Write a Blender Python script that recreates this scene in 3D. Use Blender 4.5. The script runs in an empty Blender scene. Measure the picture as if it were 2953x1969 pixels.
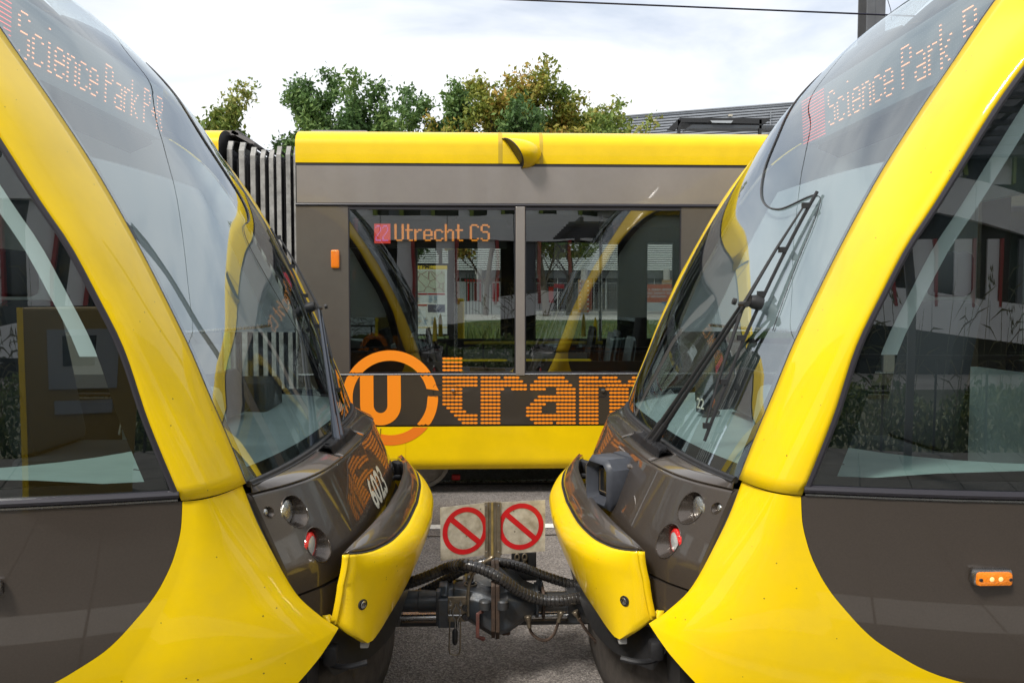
import bpy, bmesh, math, random
from mathutils import Vector, Matrix
random.seed(7)
S = bpy.context.scene
COL = S.collection
rad = math.radians

# ---------------------------------------------------------------- camera
cam_d = bpy.data.cameras.new('camera'); cam = bpy.data.objects.new('camera', cam_d); COL.objects.link(cam)
cam.location = (0, 0, 1.7)
cam.rotation_euler = (rad(90 - 2.9), 0, rad(-2.0))
cam_d.sensor_width = 36.0; cam_d.lens = 36.0 * 2280 / 2953
cam_d.clip_start = 0.05; cam_d.clip_end = 3000
S.camera = cam
S.render.resolution_x = 1024; S.render.resolution_y = 682

# ---------------------------------------------------------------- world: thin bright cloud over a Nishita sky
SUN_EL, SUN_AZ = 50.0, 222.0           # azimuth clockwise from +Y: behind the camera, to the left
W = bpy.data.worlds.new('World'); S.world = W; W.use_nodes = True
nt = W.node_tree; nt.nodes.clear()
N = nt.nodes.new; L = nt.links.new
out = N('ShaderNodeOutputWorld')
sky = N('ShaderNodeTexSky'); sky.sky_type = 'NISHITA'; sky.sun_disc = False
sky.sun_elevation = rad(SUN_EL); sky.sun_rotation = rad(SUN_AZ)
bg1 = N('ShaderNodeBackground'); bg1.inputs['Strength'].default_value = 0.11
L(sky.outputs[0], bg1.inputs['Color'])
bg2 = N('ShaderNodeBackground'); bg2.inputs['Strength'].default_value = 0.94
tc = N('ShaderNodeTexCoord')
mp = N('ShaderNodeMapping'); mp.inputs['Scale'].default_value = (0.9, 1.3, 3.2); mp.inputs['Rotation'].default_value = (0, rad(24), rad(12))
L(tc.outputs['Generated'], mp.inputs['Vector'])
nz = N('ShaderNodeTexNoise'); nz.inputs['Scale'].default_value = 2.1; nz.inputs['Detail'].default_value = 7; nz.inputs['Roughness'].default_value = 0.5; nz.inputs['Distortion'].default_value = 0.5
L(mp.outputs[0], nz.inputs['Vector'])
cr = N('ShaderNodeValToRGB'); cr.color_ramp.elements[0].position = 0.30; cr.color_ramp.elements[0].color = (0.42,) * 3 + (1,)
cr.color_ramp.elements[1].position = 0.54; cr.color_ramp.elements[1].color = (1, 1, 1, 1)
L(nz.outputs['Fac'], cr.inputs[0])
nz2 = N('ShaderNodeTexNoise'); nz2.inputs['Scale'].default_value = 3.0; nz2.inputs['Detail'].default_value = 6
L(mp.outputs[0], nz2.inputs['Vector'])
cr2 = N('ShaderNodeValToRGB'); cr2.color_ramp.elements[0].position = 0.3; cr2.color_ramp.elements[0].color = (0.85, 0.89, 0.94, 1)
cr2.color_ramp.elements[1].position = 0.6; cr2.color_ramp.elements[1].color = (0.97, 0.98, 1.0, 1)
L(nz2.outputs['Fac'], cr2.inputs[0]); L(cr2.outputs[0], bg2.inputs['Color'])
mx = N('ShaderNodeMixShader'); L(cr.outputs[0], mx.inputs[0]); L(bg1.outputs[0], mx.inputs[1]); L(bg2.outputs[0], mx.inputs[2])
L(mx.outputs[0], out.inputs['Surface'])

sd = bpy.data.lights.new('sun', 'SUN'); sd.energy = 2.9; sd.angle = rad(12); sd.color = (1.0, 0.95, 0.87)
so = bpy.data.objects.new('sun', sd); COL.objects.link(so)
az, el = rad(SUN_AZ), rad(SUN_EL)
d = Vector((math.sin(az) * math.cos(el), math.cos(az) * math.cos(el), math.sin(el)))
so.rotation_euler = d.to_track_quat('Z', 'Y').to_euler(); so.location = d * 30
S.view_settings.view_transform = 'Standard'; S.view_settings.look = 'None'; S.view_settings.gamma = 1
S.view_settings.use_curve_mapping = False; S.view_settings.exposure = 0.42
S.render.engine = 'CYCLES'
try:
    S.cycles.max_bounces = 10; S.cycles.transparent_max_bounces = 24; S.cycles.glossy_bounces = 5; S.cycles.transmission_bounces = 4
    S.cycles.sample_clamp_indirect = 8; S.cycles.use_denoising = True
except Exception: pass

# ---------------------------------------------------------------- helpers
ORG = {}
def thing(name, label, cat, loc=(0, 0, 0), group=None):
    o = bpy.data.objects.new(name, None); COL.objects.link(o); o.location = loc; o.empty_display_size = 0.2
    o['label'] = label; o['category'] = cat
    if group: o['group'] = group
    ORG[o.name] = Vector(loc); return o
def tag(o, label, cat, group=None):
    o['label'] = label; o['category'] = cat
    if group: o['group'] = group
    return o
class MB:
    def __init__(s): s.v = []; s.f = []; s.m = []
    def add(s, v, f, mi=0):
        n = len(s.v); s.v += [tuple(p) for p in v]; s.f += [tuple(i + n for i in q) for q in f]; s.m += [mi] * len(f); return s
    def grid(s, rows, mi=0, closed=False):
        n = len(rows[0]); v = [p for r in rows for p in r]; f = []
        for i in range(len(rows) - 1):
            for j in range(n - (0 if closed else 1)):
                k = (j + 1) % n
                f.append((i * n + j, i * n + k, (i + 1) * n + k, (i + 1) * n + j))
        return s.add(v, f, mi)
    def box(s, c, d, rot=None, mi=0, ch=0.0):
        x, y, z = d[0] / 2, d[1] / 2, d[2] / 2
        if ch <= 0:
            v = [(a * x, b * y, e * z) for a in (-1, 1) for b in (-1, 1) for e in (-1, 1)]
            f = [(0, 1, 3, 2), (4, 6, 7, 5), (0, 4, 5, 1), (2, 3, 7, 6), (0, 2, 6, 4), (1, 5, 7, 3)]
        else:
            bm = bmesh.new(); bmesh.ops.create_cube(bm, size=1)
            for q in bm.verts: q.co = Vector((q.co.x * d[0], q.co.y * d[1], q.co.z * d[2]))
            bmesh.ops.bevel(bm, geom=bm.edges[:], offset=ch, segments=2, profile=0.5, affect='EDGES')
            bm.verts.index_update(); v = [tuple(q.co) for q in bm.verts]; f = [tuple(q.index for q in g.verts) for g in bm.faces]; bm.free()
        M = rot if rot is not None else Matrix.Identity(3)
        return s.add([tuple(M @ Vector(p) + Vector(c)) for p in v], f, mi)
    def box2(s, a, b, mi=0, ch=0.0):
        return s.box([(a[i] + b[i]) / 2 for i in range(3)], [abs(b[i] - a[i]) for i in range(3)], None, mi, ch)
    def tube(s, pts, r, n=10, mi=0, cap=True, rf=None):
        pts = [Vector(p) for p in pts]; rows = []; up = None
        for i, p in enumerate(pts):
            t = (pts[min(i + 1, len(pts) - 1)] - pts[max(i - 1, 0)]).normalized()
            if up is None:
                up = Vector((0, 0, 1)) if abs(t.z) < 0.9 else Vector((1, 0, 0))
            up = (up - t * up.dot(t)).normalized(); b = t.cross(up)
            rr = rf(i) if rf else (r[i] if isinstance(r, (list, tuple)) else r)
            rows.append([tuple(p + (up * math.cos(a) + b * math.sin(a)) * rr) for a in [2 * math.pi * k / n for k in range(n)]])
        base = len(s.v); s.grid(rows, mi, True)
        if cap:
            s.f.append(tuple(base + k for k in range(n))[::-1]); s.m.append(mi)
            e = base + (len(rows) - 1) * n; s.f.append(tuple(e + k for k in range(n))); s.m.append(mi)
        return s
    def prism(s, poly, ext, mi=0):
        # poly: list of 3D points of a planar outline; ext: extrusion vector
        n = len(poly); a = [Vector(p) for p in poly]; e = Vector(ext)
        v = [tuple(p) for p in a] + [tuple(p + e) for p in a]
        f = [tuple(range(n))[::-1], tuple(range(n, 2 * n))] + [(i, (i + 1) % n, n + (i + 1) % n, n + i) for i in range(n)]
        return s.add(v, f, mi)
    def lathe(s, prof, c, axis, n=24, mi=0):
        # prof: list of (radius, along); axis unit vector
        ax = Vector(axis).normalized(); up = Vector((0, 0, 1)) if abs(ax.z) < 0.9 else Vector((1, 0, 0))
        up = (up - ax * up.dot(ax)).normalized(); b = ax.cross(up); c = Vector(c)
        rows = [[tuple(c + ax * h + (up * math.cos(t) + b * math.sin(t)) * r) for t in [2 * math.pi * k / n for k in range(n)]] for r, h in prof]
        return s.grid(rows, mi, True)
    def build(s, name, mats, parent=None, smooth=35, solid=0.0, bev=0.0, recalc=True):
        me = bpy.data.meshes.new(name)
        o0 = ORG.get(parent.name, Vector((0, 0, 0))) if parent else Vector((0, 0, 0))
        me.from_pydata([tuple(Vector(p) - o0) for p in s.v], [], s.f)
        if not isinstance(mats, (list, tuple)): mats = [mats]
        for m in mats: me.materials.append(m)
        if len(mats) > 1: me.polygons.foreach_set('material_index', s.m)
        if recalc:
            bm = bmesh.new(); bm.from_mesh(me); bmesh.ops.recalc_face_normals(bm, faces=bm.faces[:]); bm.to_mesh(me); bm.free()
        if smooth is not None:
            me.polygons.foreach_set('use_smooth', [True] * len(me.polygons)); me.set_sharp_from_angle(angle=rad(smooth))
        me.update()
        o = bpy.data.objects.new(name, me); COL.objects.link(o)
        if parent: o.parent = parent
        ORG[o.name] = o0
        if solid:
            m = o.modifiers.new('solid', 'SOLIDIFY'); m.thickness = solid; m.offset = 0
        if bev:
            m = o.modifiers.new('bev', 'BEVEL'); m.width = bev; m.segments = 2; m.limit_method = 'ANGLE'; m.angle_limit = rad(40)
        return o
def pw(x, pts):
    # smooth monotone cubic through sorted (x,y) table, linear beyond the ends
    n = len(pts)
    if x <= pts[0][0]:
        s = (pts[1][1] - pts[0][1]) / (pts[1][0] - pts[0][0]); return pts[0][1] + s * (x - pts[0][0])
    if x >= pts[-1][0]:
        s = (pts[-1][1] - pts[-2][1]) / (pts[-1][0] - pts[-2][0]); return pts[-1][1] + s * (x - pts[-1][0])
    sl = [(pts[i + 1][1] - pts[i][1]) / (pts[i + 1][0] - pts[i][0]) for i in range(n - 1)]
    def tg(i):
        if i == 0: return sl[0]
        if i == n - 1: return sl[-1]
        if sl[i - 1] * sl[i] <= 0: return 0
        return 2 * sl[i - 1] * sl[i] / (sl[i - 1] + sl[i])
    for i in range(n - 1):
        if x <= pts[i + 1][0]: break
    h = pts[i + 1][0] - pts[i][0]; t = (x - pts[i][0]) / h
    return ((2*t**3 - 3*t*t + 1) * pts[i][1] + (t**3 - 2*t*t + t) * h * tg(i) + (-2*t**3 + 3*t*t) * pts[i+1][1] + (t**3 - t*t) * h * tg(i+1))
def catmull(pts, k=8):
    P = [Vector(p) for p in pts]; P = [2 * P[0] - P[1]] + P + [2 * P[-1] - P[-2]]; r = []
    for i in range(1, len(P) - 2):
        for j in range(k):
            t = j / k
            r.append(0.5 * ((2 * P[i]) + (P[i+1] - P[i-1]) * t + (2*P[i-1] - 5*P[i] + 4*P[i+1] - P[i+2]) * t*t + (3*P[i] - P[i-1] - 3*P[i+1] + P[i+2]) * t**3))
    r.append(P[-2]); return r
def lin(a, b, n): return [a + (b - a) * i / (n - 1) for i in range(n)]
# survey helper: the point on the vertical plane y=Y seen along the sight line of a photo pixel (2953 px wide)
_y, _p = rad(2.0), rad(2.9)
_f = Vector((math.sin(_y) * math.cos(_p), math.cos(_y) * math.cos(_p), -math.sin(_p)))
_r = Vector((math.cos(_y), -math.sin(_y), 0)); _u = _r.cross(_f)
def at(px, py, Y):
    dd = _f + _r * ((px - 1476.5) / 2280) - _u * ((py - 984.5) / 2280)
    k = Y / dd.y; return Vector((dd.x * k, Y, 1.7 + dd.z * k))
def text_mesh(txt, size=1.0, bold=0.0):
    cu = bpy.data.curves.new('tmp', 'FONT'); cu.body = txt; cu.size = size; cu.offset = bold; cu.align_x = 'CENTER'; cu.resolution_u = 4
    o = bpy.data.objects.new('tmp', cu); COL.objects.link(o)
    dg = bpy.context.evaluated_depsgraph_get(); dg.update()
    me = bpy.data.meshes.new_from_object(o.evaluated_get(dg))
    v = [tuple(q.co) for q in me.vertices]; f = [tuple(p.vertices) for p in me.polygons]
    bpy.data.objects.remove(o); bpy.data.curves.remove(cu); bpy.data.meshes.remove(me); return v, f

# ---------------------------------------------------------------- materials
MATS = {}
def mat(name, col, rough=0.5, metal=0.0, coat=0.0, noise=None, bump=None, spec=0.5, emit=None, estr=1.0, speck=0.0):
    m = bpy.data.materials.new(name); m.use_nodes = True; t = m.node_tree; b = t.nodes['Principled BSDF']
    b.inputs['Base Color'].default_value = (*col, 1); b.inputs['Roughness'].default_value = rough
    b.inputs['Metallic'].default_value = metal; b.inputs['Coat Weight'].default_value = coat; b.inputs['Coat Roughness'].default_value = 0.03
    b.inputs['Specular IOR Level'].default_value = spec
    tcn = t.nodes.new('ShaderNodeTexCoord'); src = tcn.outputs['Object']
    cur = None
    if noise:
        sc, amt = noise[0], noise[1]; c2 = noise[2] if len(noise) > 2 else tuple(c * (1 - amt) for c in col)
        n = t.nodes.new('ShaderNodeTexNoise'); n.inputs['Scale'].default_value = sc; n.inputs['Detail'].default_value = 8; n.inputs['Roughness'].default_value = 0.62
        t.links.new(src, n.inputs['Vector'])
        r = t.nodes.new('ShaderNodeValToRGB'); r.color_ramp.elements[0].position = 0.35; r.color_ramp.elements[1].position = 0.65
        r.color_ramp.elements[0].color = (*c2, 1); r.color_ramp.elements[1].color = (*col, 1)
        t.links.new(n.outputs['Fac'], r.inputs[0]); cur = r.outputs[0]
        mr = t.nodes.new('ShaderNodeMapRange'); mr.inputs['To Min'].default_value = min(1, rough * 1.25 + 0.02); mr.inputs['To Max'].default_value = rough * 0.85
        t.links.new(n.outputs['Fac'], mr.inputs[0]); t.links.new(mr.outputs[0], b.inputs['Roughness'])
    if speck > 0:
        v = t.nodes.new('ShaderNodeTexVoronoi'); v.inputs['Scale'].default_value = 34; t.links.new(src, v.inputs['Vector'])
        n2 = t.nodes.new('ShaderNodeTexNoise'); n2.inputs['Scale'].default_value = 3; t.links.new(src, n2.inputs['Vector'])
        a = t.nodes.new('ShaderNodeMath'); a.operation = 'MULTIPLY'; a.inputs[1].default_value = 0.13 * speck; t.links.new(n2.outputs['Fac'], a.inputs[0])
        c = t.nodes.new('ShaderNodeMath'); c.operation = 'LESS_THAN'; t.links.new(v.outputs['Distance'], c.inputs[0]); t.links.new(a.outputs[0], c.inputs[1])
        wn = t.nodes.new('ShaderNodeMath'); wn.operation = 'GREATER_THAN'; wn.inputs[1].default_value = 0.75
        sx = t.nodes.new('ShaderNodeSeparateColor'); t.links.new(v.outputs['Color'], sx.inputs[0]); t.links.new(sx.outputs[0], wn.inputs[0])
        ml = t.nodes.new('ShaderNodeMath'); ml.operation = 'MULTIPLY'; t.links.new(c.outputs[0], ml.inputs[0]); t.links.new(wn.outputs[0], ml.inputs[1])
        ms = t.nodes.new('ShaderNodeMath'); ms.operation = 'MULTIPLY'; ms.inputs[1].default_value = 0.75; t.links.new(ml.outputs[0], ms.inputs[0])
        mi = t.nodes.new('ShaderNodeMix'); mi.data_type = 'RGBA'; t.links.new(ms.outputs[0], mi.inputs[0])
        if cur: t.links.new(cur, mi.inputs[6])
        else: mi.inputs[6].default_value = (*col, 1)
        mi.inputs[7].default_value = (0.06, 0.04, 0.02, 1); cur = mi.outputs[2]
    if cur: t.links.new(cur, b.inputs['Base Color'])
    if bump:
        n = t.nodes.new('ShaderNodeTexNoise'); n.inputs['Scale'].default_value = bump[0]; n.inputs['Detail'].default_value = bump[2] if len(bump) > 2 else 3
        t.links.new(src, n.inputs['Vector'])
        bp = t.nodes.new('ShaderNodeBump'); bp.inputs['Strength'].default_value = bump[1]; bp.inputs['Distance'].default_value = 0.01
        t.links.new(n.outputs['Fac'], bp.inputs['Height']); t.links.new(bp.outputs[0], b.inputs['Normal'])
    if emit:
        b.inputs['Emission Color'].default_value = (*emit, 1); b.inputs['Emission Strength'].default_value = estr
    MATS[name] = m; return m
def glass(name, ior, tint, gl=(1, 1, 1), rough=0.0, wav=0.0):
    m = bpy.data.materials.new(name); m.use_nodes = True; t = m.node_tree; t.nodes.clear()
    o = t.nodes.new('ShaderNodeOutputMaterial'); mix = t.nodes.new('ShaderNodeMixShader')
    fr = t.nodes.new('ShaderNodeFresnel'); fr.inputs['IOR'].default_value = ior
    # fresnel must be the same from both sides of a thin pane
    gm = t.nodes.new('ShaderNodeNewGeometry'); 
    m1 = t.nodes.new('ShaderNodeMath'); m1.operation = 'DIVIDE'; m1.inputs[0].default_value = 1.0; m1.inputs[1].default_value = ior
    sel = t.nodes.new('ShaderNodeMix'); t.links.new(gm.outputs['Backfacing'], sel.inputs[0]); sel.inputs[2].default_value = ior; t.links.new(m1.outputs[0], sel.inputs[3])
    sel.inputs[3].default_value = ior
    t.links.new(sel.outputs[0], fr.inputs['IOR'])
    tr = t.nodes.new('ShaderNodeBsdfTransparent'); tr.inputs[0].default_value = (*tint, 1)
    g = t.nodes.new('ShaderNodeBsdfGlossy'); g.inputs[0].default_value = (*gl, 1); g.inputs['Roughness'].default_value = rough
    if wav:
        tcn = t.nodes.new('ShaderNodeTexCoord'); n = t.nodes.new('ShaderNodeTexNoise'); n.inputs['Scale'].default_value = 1.6; n.inputs['Detail'].default_value = 1
        t.links.new(tcn.outputs['Object'], n.inputs['Vector'])
        bp = t.nodes.new('ShaderNodeBump'); bp.inputs['Strength'].default_value = wav; bp.inputs['Distance'].default_value = 0.02
        t.links.new(n.outputs['Fac'], bp.inputs['Height']); t.links.new(bp.outputs[0], g.inputs['Normal'])
    t.links.new(fr.outputs[0], mix.inputs[0]); t.links.new(tr.outputs[0], mix.inputs[1]); t.links.new(g.outputs[0], mix.inputs[2])
    t.links.new(mix.outputs[0], o.inputs[0]); MATS[name] = m; return m
YEL = (0.88, 0.60, 0.0005)
yellow = mat('yellow_paint', YEL, 0.42, 0, 0.5, spec=0.12, speck=1.2, bump=(2.6, 0.02, 2), noise=(4.5, 0.13, (0.79, 0.54, 0.012)))
yellow2 = mat('yellow_paint_passing', (0.85, 0.575, 0.0005), 0.4, 0, 0.4, spec=0.2, bump=(1.5, 0.02, 1), noise=(2.5, 0.12))
brown = mat('brown_metallic_paint', (0.075, 0.060, 0.049), 0.32, 0.35, 1.0, noise=(180, 0.14), bump=(1.8, 0.03, 2))
brown2 = mat('sky_lightened_taupe_paint', (0.34, 0.305, 0.28), 0.28, 0.5, 0.6, noise=(3, 0.10), bump=(1.2, 0.05, 1))  # base colour raised to carry the sky reflection of the upper band
brownp = mat('post_metallic_paint', (0.17, 0.148, 0.128), 0.3, 0.5, 0.6, noise=(3, 0.15), bump=(1.2, 0.05, 1))
brown3 = mat('umber_metallic_paint', (0.062, 0.050, 0.038), 0.4, 0.4, 0.5, noise=(3, 0.15), bump=(1.2, 0.03, 1))
lampm = mat('lamp_pocket_metallic', (0.085, 0.068, 0.055), 0.25, 0.6, 0.6, noise=(90, 0.1))
blackp = mat('black_plastic', (0.018, 0.018, 0.019), 0.38, noise=(14, 0.3), bump=(60, 0.05))
rubber = mat('black_rubber', (0.02, 0.02, 0.022), 0.5, noise=(30, 0.35))
hosem = mat('hose_plastic', (0.016, 0.016, 0.017), 0.22, spec=0.7, noise=(40, 0.4, (0.035, 0.03, 0.026)), bump=(90, 0.1))
seal = mat('window_seal', (0.03, 0.028, 0.035), 0.35)
frit = mat('glass_frit', (0.006, 0.007, 0.009), 0.18, coat=0.4)
dashm = mat('dashboard_teal_grey', (0.27, 0.35, 0.34), 0.6, bump=(120, 0.1), noise=(6, 0.1))
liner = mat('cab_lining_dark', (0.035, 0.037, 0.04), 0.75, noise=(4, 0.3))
linerg = mat('cab_lining_grey', (0.17, 0.18, 0.19), 0.7, noise=(4, 0.15))
blind = mat('roller_blind_white', (0.70, 0.74, 0.75), 0.7); blindg = mat('roller_blind_grey', (0.24, 0.27, 0.28), 0.8)
steel = mat('brushed_steel', (0.5, 0.5, 0.5), 0.25, 1.0, noise=(30, 0.3))
darksteel = mat('coupler_blue_black_steel', (0.052, 0.066, 0.082), 0.36, 0.35, 0.3, noise=(9, 0.4, (0.055, 0.05, 0.045)), bump=(50, 0.18, 5))
rusty = mat('rusty_brown_steel', (0.10, 0.065, 0.045), 0.6, 0.4, noise=(26, 0.5, (0.05, 0.035, 0.028)), bump=(70, 0.2))
brass = mat('worn_brass_steel', (0.36, 0.30, 0.22), 0.36, 0.85, noise=(30, 0.4))
redh = mat('faded_red_handle', (0.22, 0.075, 0.06), 0.5, noise=(30, 0.4, (0.12, 0.06, 0.05)))
alu = mat('sign_plate_aluminium', (0.64, 0.60, 0.51), 0.45, 0.3, noise=(16, 0.3, (0.33, 0.29, 0.22)), speck=2.2)
red = mat('sign_red', (0.55, 0.006, 0.012), 0.4, noise=(20, 0.2))
lens = mat('lamp_lens', (0.42, 0.43, 0.42), 0.06, 0.8, 1.0, bump=(150, 0.35))
lensw = mat('white_lamp_lens', (0.62, 0.63, 0.62), 0.10, 0.2, 1.0, bump=(120, 0.5))
redl = mat('red_lamp_lens', (0.6, 0.01, 0.01), 0.12, 0, 1.0, emit=(1, 0.03, 0.02), estr=0.1, bump=(150, 0.6))
amber = mat('amber_lens', (0.75, 0.20, 0.005), 0.12, 0, 1.0, emit=(1, 0.25, 0.01), estr=0.15, bump=(150, 0.4))
orange = mat('orange_decal', (0.93, 0.27, 0.012), 0.4, coat=0.3)
orange_d = mat('orange_decal_on_yellow', (0.80, 0.19, 0.012), 0.4, coat=0.3)
cream = mat('cream_decal', (0.72, 0.68, 0.55), 0.45)
bristle = mat('brush_bristle', (0.03, 0.03, 0.034), 0.6)
ledo = mat('led_orange', (0.9, 0.5, 0.3), 0.5, emit=(1.0, 0.34, 0.13), estr=1.7)
ledo2 = mat('led_amber', (0.9, 0.35, 0.05), 0.5, emit=(1.0, 0.33, 0.035), estr=1.3)
ledr = mat('led_red', (0.8, 0.1, 0.08), 0.5, emit=(1.0, 0.09, 0.06), estr=1.0)
ledp = mat('led_violet', (0.5, 0.3, 0.9), 0.5, emit=(0.55, 0.35, 1.0), estr=0.9)
ledbase = mat('led_board_grey', (0.13, 0.17, 0.19), 0.6)
leddot = mat('led_unlit_dot', (0.42, 0.45, 0.46), 0.5)
wglass = glass('windscreen_glass', 3.0, (0.86, 0.93, 0.93), gl=(0.90, 0.96, 1.0), wav=0.12)
sglass = glass('side_window_glass', 2.3, (0.78, 0.88, 0.86), wav=0.05)
pglass = glass('passenger_window_glass', 2.3, (0.36, 0.40, 0.38), wav=0.05)
cglass = glass('clear_glass', 1.5, (0.92, 0.95, 0.94))
# ================================================================ setting: ground, tracks, platform, lawn
def sheet(name, x0, x1, y0, y1, z, m, kind='structure'):
    b = MB(); b.add([(x0, y0, z), (x1, y0, z), (x1, y1, z), (x0, y1, z)], [(0, 1, 2, 3)])
    o = b.build(name, m, None, None); o['kind'] = kind; return o
def asphalt(name, col, col2, sc=70):
    m = mat(name, col, 0.85)
    t = m.node_tree; b = t.nodes['Principled BSDF']; tcn = t.nodes.new('ShaderNodeTexCoord')
    v = t.nodes.new('ShaderNodeTexVoronoi'); v.inputs['Scale'].default_value = sc; t.links.new(tcn.outputs['Object'], v.inputs['Vector'])
    n = t.nodes.new('ShaderNodeTexNoise'); n.inputs['Scale'].default_value = 0.9; n.inputs['Detail'].default_value = 10; n.inputs['Roughness'].default_value = 0.75
    t.links.new(tcn.outputs['Object'], n.inputs['Vector'])
    sp = t.nodes.new('ShaderNodeSeparateColor'); t.links.new(v.outputs['Color'], sp.inputs[0])
    r = t.nodes.new('ShaderNodeValToRGB'); e = r.color_ramp.elements; e[0].position = 0.0; e[0].color = (*[c * 0.55 for c in col], 1); e[1].position = 1.0; e[1].color = (*[min(1, c * 1.8) for c in col], 1)
    q = r.color_ramp.elements.new(0.5); q.color = (*col, 1)
    t.links.new(sp.outputs[0], r.inputs[0])
    mi = t.nodes.new('ShaderNodeMix'); mi.data_type = 'RGBA'; mi.blend_type = 'MULTIPLY'; mi.inputs[0].default_value = 0.6
    r2 = t.nodes.new('ShaderNodeValToRGB'); r2.color_ramp.elements[0].position = 0.3; r2.color_ramp.elements[0].color = (0.42, 0.40, 0.38, 1); r2.color_ramp.elements[1].position = 0.65
    t.links.new(n.outputs['Fac'], r2.inputs[0]); t.links.new(r.outputs[0], mi.inputs[6]); t.links.new(r2.outputs[0], mi.inputs[7])
    t.links.new(mi.outputs[2], b.inputs['Base Color'])
    bp = t.nodes.new('ShaderNodeBump'); bp.inputs['Strength'].default_value = 0.9; bp.inputs['Distance'].default_value = 0.006
    t.links.new(v.outputs['Distance'], bp.inputs['Height']); t.links.new(bp.outputs[0], b.inputs['Normal']); return m
asph = asphalt('worn_asphalt', (0.20, 0.182, 0.17), None, 130)
concr = mat('concrete', (0.36, 0.35, 0.33), 0.8, noise=(3, 0.25), bump=(60, 0.2))
# one sheet far beyond the horizon, its strip under the tracks is the track bed
soil = mat('ground_soil', (0.10, 0.11, 0.06), 0.9, noise=(0.4, 0.4))
sheet('ground', -1500, 1500, -1500, 1500, -0.06, soil)
sheet('track_bed', -60, 60, 1.9, 10.6, 0.0, asph)
b = MB()
for yc in (2.78, 4.215, 7.40, 8.84):
    b.box2((-60, yc - 0.032, -0.05), (60, yc + 0.032, 0.012))
    b.box2((-60, yc + 0.034 if yc in (2.78, 7.40) else yc - 0.075, -0.05), (60, yc + 0.075 if yc in (2.78, 7.40) else yc - 0.034, 0.006), 1)
o = b.build('rails', [steel, rusty], None, None); o['kind'] = 'structure'
b = MB()
jm = mat('joint_bitumen', (0.035, 0.03, 0.028), 0.7, noise=(5, 0.3))
for yc in (2.68, 4.33, 7.29, 8.95):
    rows = [[], []]
    for i in range(241):
        x = -30 + i * 0.25; rows[0].append((x, yc - 0.03 - random.random() * 0.012, 0.005)); rows[1].append((x, yc + 0.03 + random.random() * 0.012, 0.005))
    b.grid(rows)
o = b.build('rail_joint_sealant', jm, None, None); o['kind'] = 'structure'
b = MB(); rows = [[], []]
for i in range(481):
    x = -30 + i * 0.125; w = 0.006 + random.random() * 0.006; dy = 0.006 * math.sin(x * 1.3); rows[0].append((x, 5.665 - w + dy, 0.005)); rows[1].append((x, 5.665 + w + dy, 0.005))
b.grid(rows)
o = b.build('road_seam', jm, None, None); o['kind'] = 'structure'
wline = mat('road_marking_white', (0.78, 0.77, 0.73), 0.6, noise=(35, 0.25))
sheet('road_marking', -60, 60, 5.845, 5.955, 0.005, wline)
# platform behind and beside the camera (seen only mirrored in the paintwork)
tile = mat('platform_tile', (0.085, 0.082, 0.076), 0.8, noise=(2, 0.2)); tile_w = mat('tactile_tile_white', (0.42, 0.41, 0.39), 0.75, noise=(5, 0.15))
b = MB(); b.box2((-30, -3.4, -0.05), (30, 1.93, 0.27)); o = b.build('platform', concr, None, None); o['kind'] = 'structure'
b = MB()
for i in range(-24, 25):
    for j in range(12):
        y = -3.3 + j * 0.43; b.box2((i * 0.62 + 0.008, y, 0.26), (i * 0.62 + 0.612, y + 0.42, 0.300), 1 if j == 10 else 0)
o = b.build('paving_slab', [tile, tile_w], None, None); o['kind'] = 'stuff'; o['label'] = 'grey platform slabs with one white strip'; 

# lawn and path beyond the far track: the ground rises to about 0.9 m
grassm = mat('lawn_green', (0.05, 0.095, 0.018), 0.9, noise=(1.5, 0.5, (0.045, 0.06, 0.015)), bump=(30, 0.6))
pathm = mat('path_paving', (0.42, 0.40, 0.37), 0.85, noise=(0.6, 0.25))
b = MB(); rows = []
prof = [(10.6, 0.0), (12, 0.05), (15, 0.35), (18, 0.65), (22, 0.85), (29, 0.9), (34, 0.9)]
for y, z in prof: rows.append([(x, y, z + 0.05 * math.sin(x * 0.7 + y)) if 11 < y < 30 else (x, y, z) for x in lin(-80, 80, 81)])
b.grid(rows); o = b.build('lawn', grassm, None); o['kind'] = 'structure'
sheet('path', -120, 120, 34, 56, 0.9, pathm)
sheet('far_ground', -200, 200, 56, 160, 0.88, pathm)
def blades(name, x0, x1, y0, y1, zf, n, h, m, lab):
    b = MB()
    for _ in range(n):
        x = random.uniform(x0, x1); y = random.uniform(y0, y1); z = zf(x, y); a = random.uniform(0, 6.28); hh = h * random.uniform(0.5, 1.3); w = hh * 0.09
        dx, dy = math.cos(a) * w, math.sin(a) * w; lx, ly = random.gauss(0, hh * 0.3), random.gauss(0, hh * 0.3)
        b.add([(x - dx, y - dy, z), (x + dx, y + dy, z), (x + lx, y + ly, z + hh)], [(0, 1, 2)])
    o = b.build(name, m, None, None, recalc=False); o['kind'] = 'stuff'; o['label'] = lab; return o
blades('grass', -6, 16, 12, 29, lambda x, y: pw(y, prof), 22000, 0.10, mat('grass_blade', (0.08, 0.13, 0.02), 0.8, noise=(0.8, 0.4, (0.17, 0.16, 0.04))), 'rough green grass beyond the far track')

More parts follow.
